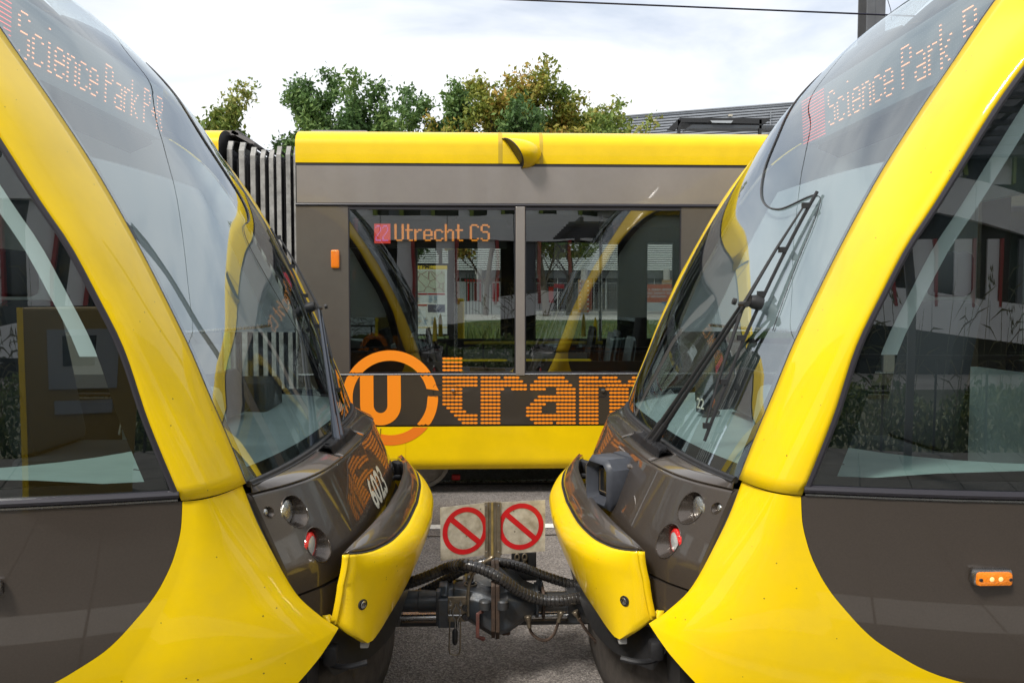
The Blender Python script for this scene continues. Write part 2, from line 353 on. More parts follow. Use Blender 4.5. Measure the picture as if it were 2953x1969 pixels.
# ================================================================ the two coupled trams
CX, CY = 0.033, 3.5
A_T = [(1.12, .795), (1.27, .852), (1.40, .905), (1.54, .96), (1.64, 1.005), (1.88, 1.12), (2.09, 1.232), (2.30, 1.362), (2.45, 1.462), (2.67, 1.61), (2.88, 1.80), (3.05, 1.98), (3.18, 2.18), (3.27, 2.42), (3.33, 2.75)]
B_T = [(1.12, .915), (1.237, .956), (1.366, .999), (1.566, 1.055), (1.72, 1.12), (1.86, 1.185), (1.96, 1.245), (2.12, 1.335), (2.25, 1.409), (2.36, 1.483), (2.5, 1.60), (2.62, 1.75), (2.70, 1.90), (2.76, 2.15), (2.79, 2.5)]
ARC_T = [(.50, 2.6), (.54, 1.62), (.565, 1.42), (.60, 1.29), (.65, 1.195), (.70, 1.12), (.79, 1.035), (.83, 1.003), (.88, .972), (.96, .938), (1.05, .918), (1.12, .914)]
G_T = [(.615, .52, .88), (.67, .56, .92), (.775, .63, .975), (.893, .69, .985), (1.12, .80, .985)]
VA = 0.98
def vside(u, z=1.5):
    base = 1.325 - 0.14 * max(0, (2.0 - u) / 1.1) ** 2
    if z < 0.9: base -= 0.10 * ((0.9 - z) / 0.7) ** 2
    if z > 2.75: base -= 0.9 * (z - 2.75) ** 2
    return base
def zA(z): return pw(z, A_T)
def zB(z): return max(zA(z) + 0.05, pw(z, B_T)) if z < 2.79 else pw(2.79, B_T) + (z - 2.79) * 3
def wind(z, v, off=0.0):
    # windscreen surface: distance back from the coupling plane
    u = zA(z) - (0.085 + 0.015 * min(1.6, max(0, z - 1.12))) * (1 - (abs(v) / VA) ** 3.0) - off
    return u
def pillar(z, t, off=0.0):
    uA, uB = zA(z), zB(z); vB = vside(uB, z)
    P0 = Vector((uA, VA)); P2 = Vector((uB, vB)); P1 = Vector((uA + 0.022 + 0.10 * min(1, max(0, z - 2.0)), vB - 0.012))
    if uB - P1.x < 0.06: P1.x = uB - 0.06
    p = P0 * (1 - t) ** 2 + P1 * 2 * t * (1 - t) + P2 * t * t
    d = (P1 - P0) * 2 * (1 - t) + (P2 - P1) * 2 * t; n = Vector((-d.y, d.x)).normalized()
    # n points forward and outward
    return p + n * off
COWL = [(0, .583), (.37, .59), (.55, .603), (.72, .637), (.85, .69), (.97, .775)]
def mask_u(z, v): return pw(abs(v), COWL) - 0.14 * (1.085 - z) / 0.33
STN = [  # v, rim(u,z), K(u,z), crease(u,z), bottom(u,z) of the bumper shell
    (0.00, (.405, .872), (.334, .80), (.270, .735), (.345, .520)),
    (0.30, (.414, .872), (.345, .80), (.284, .737), (.368, .518)),
    (0.55, (.441, .868), (.376, .805), (.332, .742), (.398, .515)),
    (0.70, (.466, .862), (.420, .815), (.388, .747), (.418, .513)),
    (0.78, (.484, .856), (.455, .828), (.438, .747), (.436, .513)),
    (0.845, (.498, .850), (.492, .846), (.510, .742), (.535, .610))]
def stn(av, k, c): return pw(av, [(s[0], s[k][c]) for s in STN])

F7 = {  # 5x10 dot glyphs for the destination displays
 'S': ["01110","10001","10000","10000","01110","00001","00001","00001","10001","01110"],
 'c': ["00000","00000","00000","01110","10001","10000","10000","10000","10001","01110"],
 'i': ["010","000","000","010","010","010","010","010","010","011"],
 'e': ["00000","00000","00000","01110","10001","10001","11111","10000","10001","01110"],
 'n': ["00000","00000","00000","10110","11001","10001","10001","10001","10001","10001"],
 'P': ["11110","10001","10001","10001","11110","10000","10000","10000","10000","10000"],
 'a': ["00000","00000","00000","01110","00001","00001","01111","10001","10001","01111"],
 'r': ["0000","0000","0000","1011","1100","1000","1000","1000","1000","1000"],
 'k': ["10000","10000","10000","10001","10010","10100","11000","10100","10010","10001"],
 '+': ["000","000","000","000","010","111","010","000","000","000"],
 'R': ["11110","10001","10001","10001","11110","10100","10010","10010","10001","10001"],
 'U': ["10001","10001","10001","10001","10001","10001","10001","10001","10001","01110"],
 't': ["0100","0100","0100","1111","0100","0100","0100","0100","0100","0011"],
 'h': ["10000","10000","10000","10110","11001","10001","10001","10001","10001","10001"],
 'C': ["01110","10001","10000","10000","10000","10000","10000","10000","10001","01110"],
 '2': ["01110","10001","00001","00001","00010","00100","01000","10000","10000","11111"],
 ' ': ["00"] * 10}
def led_cells(txt):
    r = []; x = 0
    for ch in txt:
        g = F7[ch]
        for j, row in enumerate(g):
            for i, q in enumerate(row):
                if q == '1': r.append((x + i, j))
        x += len(g[0]) + 1
    return r, x - 1

def build_tram(s, label):
    """s=-1 the left tram, s=+1 the right one; local frame (u back from the coupling, v lateral, z up)"""
    def T(u, v, z): return (CX + s * u, CY + v, z)
    tram = thing('tram', label, 'tram', (CX + s * 4.0, CY, 0.0), 'yellow trams at the stop')
    # ---- upper front: windscreen
    zz = lin(1.122, 3.25, 46); vv = lin(-VA, VA, 33)
    b = MB(); b.grid([[T(wind(z, v), v, z) for v in vv] for z in zz]); ws = b.build('windscreen', wglass, tram, 180)
    # black ceramic edge, just behind the pane
    b = MB(); fo = -0.004
    def fw(z): return 0.028 if z > 1.6 else 0.028 + 0.02 * (1.6 - z) / 0.48
    for sg in (-1, 1):
        rows = []
        for z in zz:
            w = fw(z); rows.append([T(wind(z, v, fo), v, z) for v in (sg * VA, sg * (VA - w / 2), sg * (VA - w))])
        b.grid(rows)
    vi = lin(-VA + 0.047, VA - 0.047, 30)
    rows = []
    for z in lin(1.122, 1.165, 5): rows.append([T(wind(z, v, fo), v, z) for v in vi])
    b.grid(rows)
    b.build('windscreen_edge_band', frit, ws, 180)
    # thin curved heating lead on the pane
    def onw(pts, off=0.004): return [T(wind(z, v, off), v, z) for v, z in pts]
    lead = catmull([(0.72 * 1, 2.93, 0), (0.56, 2.80, 0), (0.42, 2.6, 0), (0.38, 2.35, 0), (0.36, 2.18, 0), (0.24, 2.08, 0), (0.06, 2.03, 0), (-0.02, 1.95, 0), (0.0, 1.8, 0), (0.07, 1.62, 0), (0.16, 1.4, 0), (0.2, 1.25, 0)], 8) if s < 0 else \
        catmull([(0.78, 2.93, 0), (0.60, 2.78, 0), (0.38, 2.55, 0), (0.16, 2.32, 0), (-0.12, 2.14, 0), (-0.42, 2.06, 0), (-0.68, 2.08, 0), (-0.76, 2.0, 0), (-0.80, 1.8, 0), (-0.84, 1.6, 0)], 8)
    cut = 44 if s < 0 else 48
    b = MB(); b.tube(onw([(p[0], p[1]) for p in lead[:cut + 1]]), 0.004, 5); b.build('heating_lead', blackp, ws)
    b = MB(); b.tube(onw([(p[0], p[1]) for p in lead[cut:]]), 0.0016, 4); b.build('heating_lead', blackp, ws)
    # ---- pillars either side
    zp = lin(1.122, 2.87, 40); zq = lin(2.87, 3.25, 10)
    roofm = MATS.get('roof_gloss_grey') or mat('roof_gloss_grey', (0.10, 0.115, 0.14), 0.15, 0.2, 1.0)
    for sg in (-1, 1):
        b = MB(); tt = lin(0, 1, 13)
        b.grid([[T(pillar(z, t)[0], sg * pillar(z, t)[1], z) for t in tt] for z in zp]); p = b.build('front_pillar', yellow, tram, 180, solid=0.012)
        b = MB(); b.grid([[T(pillar(z, t)[0], sg * pillar(z, t)[1], z) for t in lin(0.52, 1, 7)] for z in zq]); b.build('roof_corner', yellow, tram, 180)
        b = MB(); b.grid([[T(pillar(z, t)[0], sg * pillar(z, t)[1], z) for t in lin(0, 0.52, 7)] for z in zq]); b.build('roof_corner', roofm, tram, 180)
        # lining behind the pillar
        b = MB(); b.grid([[T(pillar(z, t, -0.045)[0], sg * pillar(z, t, -0.045)[1], z) for t in lin(0.03, 0.97, 7)] for z in zp]); b.build('pillar_lining', liner, tram, 180)
        # dark seal line between pane and pillar, heavier strip above
        b = MB(); b.tube([T(wind(z, VA, 0.002), sg * (VA + 0.003), z) for z in lin(1.122, 2.87, 40)], 0.0055, 6); b.build('pane_seal', seal, tram)
        b = MB(); b.tube([T(wind(z, VA, 0.012), sg * (VA + 0.012), z) for z in lin(2.87, 3.25, 14)], 0.014, 8); b.build('pane_seal', rubber, tram)
        # ---- side: cab window
        UE = 3.0
        zw = lin(1.15, 2.76, 36)
        def strip(b, ua, ub, za, zb, nz=20, nu=14, off=0.0, mi=0):
            rows = []
            for z in lin(za, zb, nz):
                a_, b_ = ua(z), ub(z)
                rows.append([T(u, sg * (vside(u, z) + off), z) for u in lin(a_, b_, nu)])
            b.grid(rows, mi)
        b = MB(); strip(b, lambda z: zB(z) + 0.016, lambda z: UE, 1.15, 2.76, 36, 24, -0.006); sw = b.build('side_window', sglass, tram, 180)
        b = MB(); ins = 0.062
        strip(b, lambda z: zB(z) + 0.018, lambda z: zB(z) + 0.018 + ins + 0.05 * max(0, 1 - (z - 1.15) / 0.4) * 0, 1.15, 2.76, 36, 5, -0.010)
        strip(b, lambda z: zB(z) + 0.018 + ins, lambda z: UE, 1.15, 1.180, 4, 14, -0.010)
        strip(b, lambda z: zB(z) + 0.018 + ins, lambda z: UE, 2.66, 2.76, 4, 10, -0.010)
        b.build('side_window_edge_band', frit, sw, 180)
        # seal tubes around the opening
        b = MB(); b.tube([T(zB(z) + 0.008, sg * (vside(zB(z), z) + 0.001), z) for z in lin(1.135, 2.76, 40)], 0.011, 8)
        b.tube([T(u, sg * (vside(u) + 0.001), 1.140) for u in lin(zB(1.14), UE, 16)], 0.012, 8); b.build('window_seal', seal, tram)
        b = MB(); b.tube([T(u, sg * (vside(u) + 0.002), 1.124) for u in lin(0.925, 7.0, 30)], 0.005, 6); b.build('waist_rail', steel, tram)
        # yellow arch above the side window, from the pillar back
        b = MB(); strip(b, lambda z: zB(z), lambda z: 8.5, 2.775, 3.25, 10, 40, 0.0); b.build('cantrail_panel', yellow, tram, 180)
        b = MB()
        rows = [[T(u, sg * vside(u, z), z) for z in lin(2.755, 2.78, 2)] for u in lin(2.12, 8.5, 30)]
        b.grid(rows); b.build('drip_rail', seal, tram, 180)
        # ---- lower side: yellow nose quarter and brown flank
        def arc(z): return pw(z, ARC_T)
        GE = [(.24, .98, 1.17), (.35, .80, 1.11), (.45, .68, 1.05), (.52, .605, .99), (.57, .555, .95), (.615, .52, .90), (.67, .565, .945), (.775, .64, .995), (.893, .70, 1.005), (1.0, .752, 1.003), (1.12, .802, .990)]
        Zs = [1.118 - (1.118 - 0.24) * k / 70 for k in range(71)]
        Zs = sorted(set(Zs + [0.615]))
        b = MB(); rows = []
        for z in Zs:
            ug = pw(z, [(q[0], q[1]) for q in GE])
            if 0.57 < z < 0.67: ug = .52 + abs(z - .615) * (.73 if z > .615 else .78)   # keep the forward tip crisp
            um = pw(max(z, .615), [(q[0], q[1]) for q in GE[5:]]) - max(0, .615 - z) * .45; vm = pw(max(z, .615), [(q[0], q[2]) for q in GE[5:]]) - max(0, .615 - z) * .30
            ua = arc(z) if z > 0.5455 else 8.5
            uE = max((ua ** -8 + 1.12 ** -8) ** (-1 / 8) - 0.004, um + 0.09)
            P0 = Vector((um, vm)); P2 = Vector((uE, vside(uE, z))); P1 = Vector((um + 0.025 + 0.13 * (1.12 - z), vside(uE, z) - 0.012 - 0.05 * (1.12 - z)))
            bz = lambda t: P0 * (1 - t) ** 2 + P1 * 2 * t * (1 - t) + P2 * t * t
            t0 = 0.0
            while bz(t0).x < ug - 1e-4 and t0 < .98: t0 += .002
            pe = bz(t0); r = [T(pe.x + .030, sg * (pe.y - .030), z), T(pe.x + .004, sg * (pe.y - .006), z)]
            for t in lin(t0, 1, 18):
                p = bz(t); r.append(T(p.x, sg * p.y, z))
            for u in lin(uE, max(ua, uE + .001), 12)[1:]: r.append(T(u, sg * vside(u, z), z))
            rows.append(r)
        b.grid(rows)
        b.build('nose_quarter_panel', yellow, tram, 60)
        b = MB(); rows = []
        for z in lin(0.545, 1.118, 50):
            ua = max(arc(z), 0) + 0.0015; rows.append([T(u, sg * (vside(u, z)), z) for u in [ua + (8.5 - ua) * (k / 40) ** 1.7 for k in range(41)]])
        b.grid(rows); b.build('flank_panel', brown, tram, 180)
        b = MB(); b.grid([[T(u, sg * (vside(u, z) - 0.06), z) for u in lin(1.1, 8.5, 12)] for z in lin(0.3, 1.1, 3)]); b.build('flank_lining', liner, tram, 180)
        # rear saloon windows
        for k, (ua, ub) in enumerate([(3.18, 4.9), (5.1, 6.7), (6.9, 8.4)]):
            b = MB(); b.grid([[T(u, sg * 1.322, z) for u in (ua, ub)] for z in (1.14, 2.76)]); b.build('saloon_window', pglass, tram, None)
        for ua, ub in [(UE, 3.18), (4.9, 5.1), (6.7, 6.9), (8.4, 8.5)]: b = MB(); b.box2(T(ua, sg * 1.25, 1.12), T(ub, sg * 1.326, 2.77)); b.build('window_post', brown3, tram, None)
        # side marker lamp
        uM, zM = 1.432, 0.905
        if sg < 0:
            yv = vside(uM, zM)
            b = MB(); b.box(T(uM, -yv - 0.008, zM), (0.118, 0.030, 0.050), None, 0, 0.012); ml = b.build('marker_lamp', MATS['brushed_steel'], tram)
            b = MB(); b.box(T(uM, -yv - 0.022, zM - 0.002), (0.104, 0.022, 0.040), None, 0, 0.009); b.build('lens', amber, ml)
            for q in (-0.043, 0.043): b = MB(); b.lathe([(0.0, 0.013), (0.004, 0.013), (0.006, 0.009)], T(uM + q, -yv - 0.022, zM - 0.002), (0, -1, 0), 10); b.build('screw', rubber, ml)
            b = MB(); [b.lathe([(0.0, 0.0116), (0.006, 0.0116), (0.008, 0.0105)], T(uM + q, -yv - 0.022, zM), (0, -1, 0), 10) for q in (-0.012, 0.014)]
            b.build('light_element', MATS.get('led_hot') or mat('led_hot', (1, .7, .3), .4, emit=(1, .62, .2), estr=0.35), ml)
    # ---- roof
    b = MB(); rows = []
    for z in lin(3.25, 3.345, 8):
        zr = z; uF = zA(3.25) + ((z - 3.25) / 0.095) ** 1.6 * 1.1
        vE = pillar(3.25, 0.5)[1] - 0.22 * ((z - 3.25) / 0.095) ** 1.5
        r = [T(8.5, -vE, z)] + [T(u, -vE, z) for u in lin(6, uF + 0.25, 6)] + [T(uF - 0.10 * (1 - (v / VA) ** 2) + 0.0, v * vE / VA, z) for v in lin(-VA, VA, 21)] + [T(u, vE, z) for u in lin(uF + 0.25, 6, 6)] + [T(8.5, vE, z)]
        rows.append(r)
    n = len(rows[-1]); rows.append([T(5, 0, 3.36)] * n)
    b.grid(rows); b.build('roof', roofm, tram, 60)
    # ---- cab lining and contents
    b = MB()
    b.grid([[T(u, v, 2.9 + 0.22 * min(1, (u - 1.95) / 0.8)) for v in lin(-1.2, 1.2, 5)] for u in lin(1.95, 8.4, 12)]); b.build('cab_ceiling', liner, tram, 60)
    b = MB(); b.box2(T(2.95, -1.24, 0.4), T(3.0, 1.24, 1.3)); b.box2(T(2.95, -1.24, 2.3), T(3.0, 1.24, 2.9)); b.box2(T(2.95, -0.4, 1.3), T(3.0, 0.4, 2.3)); b.build('cab_bulkhead', mat('cab_trim_pale', (0.42, 0.50, 0.49), 0.6, noise=(5, 0.1)) if 'cab_trim_pale' not in MATS else MATS['cab_trim_pale'], tram, None)
    b = MB(); b.box2(T(0.9, -1.2, 0.36), T(8.4, 1.2, 0.42)); b.build('cab_floor', liner, tram, None)
    # dashboard: broad teal-grey deck with a raised rear console
    b = MB(); rows = []
    for k, (du, z) in enumerate([(0.03, 1.098), (0.12, 1.105), (0.35, 1.125), (0.55, 1.14), (0.60, 1.13), (0.62, 1.02), (0.62, 0.7)]):
        r = []
        for v in lin(-1.13, 1.13, 25):
            f = pw(abs(v), [(0, .70), (.5, .735), (.98, .80), (1.13, .915)]); r.append(T(f + du + (0.10 + .5 * (k > 2)) * (abs(v) / 1.13) ** 3 * (k > 1), v, z + .045 * (abs(v) / 1.13) ** 4))
        rows.append(r)
    b.grid(rows); dash = b.build('dashboard', dashm, tram, 40)
    b = MB(); b.box(T(1.12, -0.62, 1.24), (0.22, 0.34, 0.26), Matrix.Rotation(s * 0.15, 3, 'Y'), 0, 0.035); b.build('instrument_cowl', dashm, dash)
    b = MB(); b.box(T(1.26, 0.1, 1.26), (0.10, 0.7, 0.22), Matrix.Rotation(s * 0.3, 3, 'Y'), 0, 0.03); b.build('console', blackp, dash)
    b = MB(); b.box(T(1.3, 0.75, 1.2), (0.3, 0.35, 0.18), None, 0, 0.04); b.build('console', liner, dash)
    # cables clipped along the deck
    b = MB()
    b.tube(catmull([T(0.98, -1.10, 1.135), T(1.12, -1.08, 1.128), T(1.28, -1.08, 1.131), T(1.45, -1.1, 1.128)], 6), 0.004, 6)
    for u in (1.02, 1.3): b.box(T(u, -1.095, 1.136), (0.012, 0.016, 0.012))
    b.tube(catmull([T(0.95, -0.95, 1.13), T(1.08, -0.9, 1.133), T(1.2, -0.85, 1.14)], 6), 0.004, 6); b.build('cable', rubber, dash)
    # driver's seat
    b = MB(); b.box(T(1.75, 0.0, 1.0), (0.46, 0.48, 0.12), None, 0, 0.04); b.box(T(1.98, 0.0, 1.38), (0.12, 0.46, 0.66), Matrix.Rotation(s * 0.18, 3, 'Y'), 0, 0.05); b.box(T(2.06, 0, 1.82), (0.09, 0.26, 0.2), None, 0, 0.035); b.lathe([(0.05, 0), (0.05, 0.55)], T(1.75, 0, 0.42), (0, 0, 1), 10); b.build('driver_seat', mat('seat_cloth_dark', (0.03, 0.033, 0.04), 0.9) if 'seat_cloth_dark' not in MATS else MATS['seat_cloth_dark'], tram)
    # pale sheet added on the far side window to block the view and brighten
    b = MB(); b.grid([[T(u_, vside(u_, z) - .07, z) for u_ in lin(zB(z) + .10, 2.98, 12)] for z in lin(1.52, 2.72, 12)]); b.build('added_side_sheet', blind, tram, 60)
    if s > 0:
        b = MB(); b.box(T(1.06, .40, 1.19), (.02, .11, .10), Matrix.Rotation(.25, 3, 'Z'), 0, .006); b.box(T(1.09, .40, 1.15), (.09, .08, .02), None, 0, .005); nh = b.build('number_holder', blackp, dash)
        v_, f_ = text_mesh('22', .075, .001); b = MB(); b.add([T(1.046 + x * .25, .40 - x * .97, 1.165 + y) for x, y, _ in v_], f_); b.build('plate_number', cream, nh, None, recalc=False)
    # roller blind drawn down behind the near half of the windscreen
    b = MB(); b.grid([[T(wind(z, v, -0.035), v, z) for v in lin(-0.93, -0.17, 13)] for z in lin(1.60, 2.16, 16)]); b.build('windscreen_blind', blindg, tram, 180)
    b = MB(); b.tube([T(wind(1.6, v, -0.035), v, 1.60) for v in lin(-0.93, -0.17, 13)], .007, 8); b.build('blind_bar', steel, tram)
    # pulled-down white side blinds that follow the pillar
    for sg in (-1, 1):
        b = MB(); b.grid([[T(zB(z) + .085 + w * 0.075, sg * (vside(zB(z), z) - .05), z) for w in (0, .5, 1)] for z in lin(1.54, 2.70, 20)]); b.build('side_blind', blind, tram, 60)
        b = MB(); b.tube([T(1.25, sg * 1.14, 2.02), T(1.07, sg * 1.09, 1.62), T(1.13, sg * 1.1, 1.3)], 0.005, 6); b.build('blind_rail', steel, tram)
    # destination display
    zd0, zd1 = 2.565, 2.83; ud = lambda z: 1.765 - (z - 2.565) * 0.06
    b = MB(); b.prism([T(ud(zd0) + 0.0, -0.86, zd0), T(ud(zd1), -0.86, zd1), T(ud(zd1), 0.86, zd1), T(ud(zd0), 0.86, zd0)], (s * 0.06, 0, 0.0)); disp = b.build('destination_display', ledbase, tram, None)
    b = MB(); b.prism([T(1.83, -0.9, 2.55), T(1.95, -0.9, 2.50), T(2.1, -0.9, 2.9), T(1.93, -0.9, 2.86)], (0, 1.8, 0)); b.build('display_housing', liner, tram, None)
    cells, wid = led_cells('Science Park P+R')
    pit = 0.0182; pv = 0.0094 if s < 0 else 0.0101
    start = -0.46 if s < 0 else 0.60
    dirn = 1 if s < 0 else -1
    b = MB(); bu = MB()
    def dot(bb, vv_, z, r, off):
        u = ud(z) - off; bb.add([T(u, vv_ + r * math.cos(a), z + r * math.sin(a)) for a in [k * math.pi / 3 for k in range(6)]], [tuple(range(6))])
    for i, j in cells:
        z = 2.775 - j * pit
        for q in (0, 1): dot(b, start + dirn * ((2 * i + q) * pv / 1.2), z, 0.0034, 0.004)
    o = b.build('lit_text', ledo, disp, None, recalc=False); o['kind'] = 'stuff'
    for j in range(15):
        for i in range(96): dot(bu, -0.82 + i * 0.0172, 2.585 + j * 0.0170, 0.0012, 0.003)
    o = bu.build('unlit_dots', leddot, disp, None, recalc=False); o['kind'] = 'stuff'
    b = MB(); bs = start - dirn * 0.045
    for j in range(15):
        b.add([T(ud(2.58 + 0.0165 * j) - 0.004, bs - dirn * q, 2.58 + 0.0165 * j + e) for q, e in ((0, 0), (0.29, 0), (0.29, 0.0032), (0, 0.0032))], [(0, 1, 2, 3)])
    b.build('line_number_panel', ledr, disp, None, recalc=False)
    # ---- cowl ledge, mask and trims
    vv = lin(-0.972, 0.972, 61)
    def well(v): return (-0.40 < v < 0.12) if s < 0 else (-0.52 < v < 0.0)
    # ledge with the wiper well left open
    b = MB(); rows = []
    va = (-0.40, 0.12) if s < 0 else (-0.52, 0.0)
    segs = [lin(-0.972, va[0], 24), lin(va[1], 0.972, 34)]
    def ledge(v, q):   # q 0 outer edge .. 1 at the pane
        return T(pw(abs(v), COWL) * (1 - q) + (wind(1.12, v) - 0.012) * q, v, 1.088 + 0.024 * math.sin(q * math.pi / 2) if q > 0 else 1.088)
    for sgm in segs: b.grid([[ledge(v, q) for v in sgm] for q in (0, .06, .15, .3, .5, .75, 1)])
    b.grid([[ledge(v, q) for v in lin(va[0], va[1], 16)] for q in (0, .06, .15, .30)])
    b.grid([[ledge(v, q) for v in lin(va[0], va[1], 16)] for q in (0.88, 1)])
    cowl = b.build('cowl_ledge', brown, tram, 60, solid=0.006)
    b = MB()
    b.grid([[(Vector(ledge(v, q)) + Vector((0, 0, dz))) for v in lin(va[0], va[1], 16)] for q, dz in ((.30, 0), (.32, -0.07), (.86, -0.07), (.88, 0))])
    for ve in va: b.add([ledge(ve, .3), ledge(ve, .88), Vector(ledge(ve, .88)) - Vector((0, 0, .07)), Vector(ledge(ve, .3)) - Vector((0, 0, .07))], [(0, 1, 2, 3)])
    b.build('wiper_well', blackp, cowl, 30)
    # brush bristles closing the well
    b = MB(); c0 = (va[0] + va[1]) / 2 + (-0.05 if s < 0 else -0.02)
    for k in range(1500):
        v = random.uniform(va[0] + 0.01, va[1] - 0.01); side = random.random() < 0.5; q = 0.32 if side else 0.86
        p = Vector(ledge(v, q)); pc = Vector(ledge(v * 0.75 + c0 * 0.25, 0.58)); e = pc + Vector((random.gauss(0, .01), random.gauss(0, .014), random.uniform(-0.006, 0.03)))
        w = Vector((0, 0.0016, 0)); mid = (p + e) / 2 + Vector((0, 0, 0.012))
        p.z -= 0.006
        b.add([p - w, p + w, mid + w, e, mid - w], [(0, 1, 2, 4), (4, 2, 3)])
    o = b.build('brush_bristles', bristle, cowl, None, recalc=False); o['kind'] = 'stuff'
    # rubber strip between pane and ledge
    b = MB(); b.tube([T(wind(1.118, v) - 0.006, v, 1.118) for v in vv], 0.011, 8); b.tube([T(wind(1.118, v) - 0.016, v, 1.112) for v in vv], 0.006, 6); b.build('pane_rubber', rubber, tram)
    # mask with four lamp pockets cut through (two lamps and one sensor each side)
    def mp(v, z):
        u = mask_u(z, v)
        if z > 1.075: u += 0.012 * ((z - 1.075) / 0.013) ** 2
        if z < 0.84: u += 0.25 * (0.84 - z) ** 1.3 * 3
        return u
    holes = []
    for sg in (-1, 1): holes += [(sg * 0.868, 1.000, 0.054, 'head'), (sg * 0.838, 0.878, 0.058, 'tail'), (sg * 0.948, 1.02, 0.0185, 'small')]
    nv, nz_ = 360, 76
    b = MB()
    V = [-0.972 + 1.944 * i / nv for i in range(nv + 1)]; Z = [0.745 + (1.088 - 0.745) * i / nz_ for i in range(nz_ + 1)]
    def lowz(v): return 0.745 if abs(v) < 0.8 else 0.745
    idx = {}
    vl = []
    def vid(i, j):
        k = (i, j)
        if k not in idx:
            v, z = V[i], Z[j]
            # snap ring vertices on to the hole outline
            for hv, hz, hr, _ in holes:
                dv, dz = v - hv, z - hz; dd = math.hypot(dv * 1.25, dz)
                if hr * 0.80 < dd < hr * 1.16:
                    f = hr / dd; v, z = hv + dv * f, hz + dz * f; break
            idx[k] = len(vl); vl.append(T(mp(v, z), v, z))
        return idx[k]
    fs = []
    for i in range(nv):
        for j in range(nz_):
            vc, zc = (V[i] + V[i + 1]) / 2, (Z[j] + Z[j + 1]) / 2
            if any(math.hypot((vc - h[0]) * 1.25, zc - h[1]) < h[2] * 0.985 for h in holes): continue
            fs.append((vid(i, j), vid(i + 1, j), vid(i + 1, j + 1), vid(i, j + 1)))
    b.add(vl, fs); mask = b.build('lamp_mask', brown, tram, 60)
    # return edges of the mask
    b = MB()
    for sg in (-1, 1):
        b.grid([[T(mp(.972, z) + q * (0.07 if z > .8 else .05), sg * (0.972 + q * 0.012), z) for q in (0, 0.15, 1)] for z in Z[::4]])
    b.grid([[T(mp(v, Z[0]) + q * 0.06, v, Z[0] - 0.0) for q in (0, 1)] for v in vv]); b.build('mask_return', brown, mask, 60)
    for sg in (-1, 1): b = MB(); b.tube([T(mp(.972, z) + .022, sg * (0.984 + .006), z) for z in Z[2::4]], .009, 6); b.build('gap_shade_line', rubber, mask)  # black tube added to stand in for the shaded gap beside the mask
    for hv, hz, hr, kind in holes:
        ax = Vector((-s, 0, 0)); sgv = 1 if hv > 0 else -1
        uc = mp(hv, hz); dep = 0.036 if kind != 'small' else 0.014
        # pocket tube running straight back, its rim following the mask
        rows = []
        for q in (0, 0.1, 0.5, 1.0):
            r = []
            for k in range(28):
                a = 2 * math.pi * k / 28; rr = hr * (1 - 0.12 * q)
                v = hv + rr * math.cos(a) / 1.25; z = hz + rr * math.sin(a); u0 = mp(v, z) + 0.001; ub = uc + dep
                r.append(T(u0 * (1 - q) + ub * q, v + 0.0 * q, z))
            rows.append(r)
        b = MB(); b.grid(rows, 0, True); pk = b.build('lamp_pocket', lampm, mask, 60)
        # bright rolled rim
        b = MB(); ring = [T(mp(hv + hr * math.cos(a) / 1.25, hz + hr * math.sin(a)) - 0.001, hv + hr * math.cos(a) / 1.25, hz + hr * math.sin(a)) for a in [2 * math.pi * k / 40 for k in range(41)]]
        b.tube(ring, 0.0022 if kind != 'small' else 0.0014, 6, cap=False); b.build('pocket_rim', lampm, pk)
        cpt = T(uc + dep * 0.62 + .004, hv + sgv * hr * .16, hz); ax = Vector((-s * .97, sgv * .17, 0)).normalized()
        nm = {'head': 'headlight', 'tail': 'tail_lamp', 'small': 'indicator_lamp'}[kind]
        rl = hr * 0.76
        b = MB(); b.lathe([(rl, -0.012), (rl, 0.0), (rl * 0.8, 0.006), (rl * 0.5, 0.009), (0.0, 0.010)], cpt, ax, 28)
        if kind == 'tail':
            b = MB(); b.lathe([(rl, -0.012), (rl, 0.0), (rl * 0.86, 0.006), (rl * 0.74, 0.007)], cpt, ax, 28); t = b.build(nm, redl, mask)
            b = MB(); b.lathe([(rl * 0.73, 0.006), (rl * 0.5, 0.009), (0.0, 0.010)], cpt, ax, 24); b.build('reverse_lens', lensw, t)
        else:
            t = b.build(nm, lens, mask)
        b = MB(); b.lathe([(hr * .9, -0.004), (0, -0.004)], T(uc + dep, hv, hz), ax, 20); b.build('pocket_back', blackp, mask)
    # lower dark trim below the mask
    b = MB(); rows = []
    for z in lin(0.55, 0.735, 7):
        rows.append([T(mask_u(z, v) + 0.02 + 0.02 * (z < 0.6), v * (0.965 - 0.12 * (0.735 - z) / 0.185), z) for v in vv])
    b.grid(rows); b.grid([[T(mask_u(0.735, v) + 0.02 + q, v * 0.965, 0.735 + 0.004 * (q > 0)) for v in vv] for q in (0, 0.06)]); b.build('lower_trim', brown, tram, 50)
    # black core behind everything
    b = MB(); rows = []
    for z in (0.40, 0.6, 0.735, 1.06):
        rows.append([T(min(mask_u(z, v) + 0.085, 0.80), v * (0.985 if z > 0.9 else 0.93 - 0.1 * (z < .5)), z) for v in lin(-0.955, 0.955, 31)])
    b.grid(rows); b.grid([[T(0.80 + 0.3 * q, sg * 0.98, z) for q in (0, 1)] for sg in (-1,) for z in (0.5, 1.06)]); b.grid([[T(0.80 + 0.3 * q, sg * 0.98, z) for q in (0, 1)] for sg in (1,) for z in (0.5, 1.06)])
    b.build('nose_core', blackp, tram, 60)
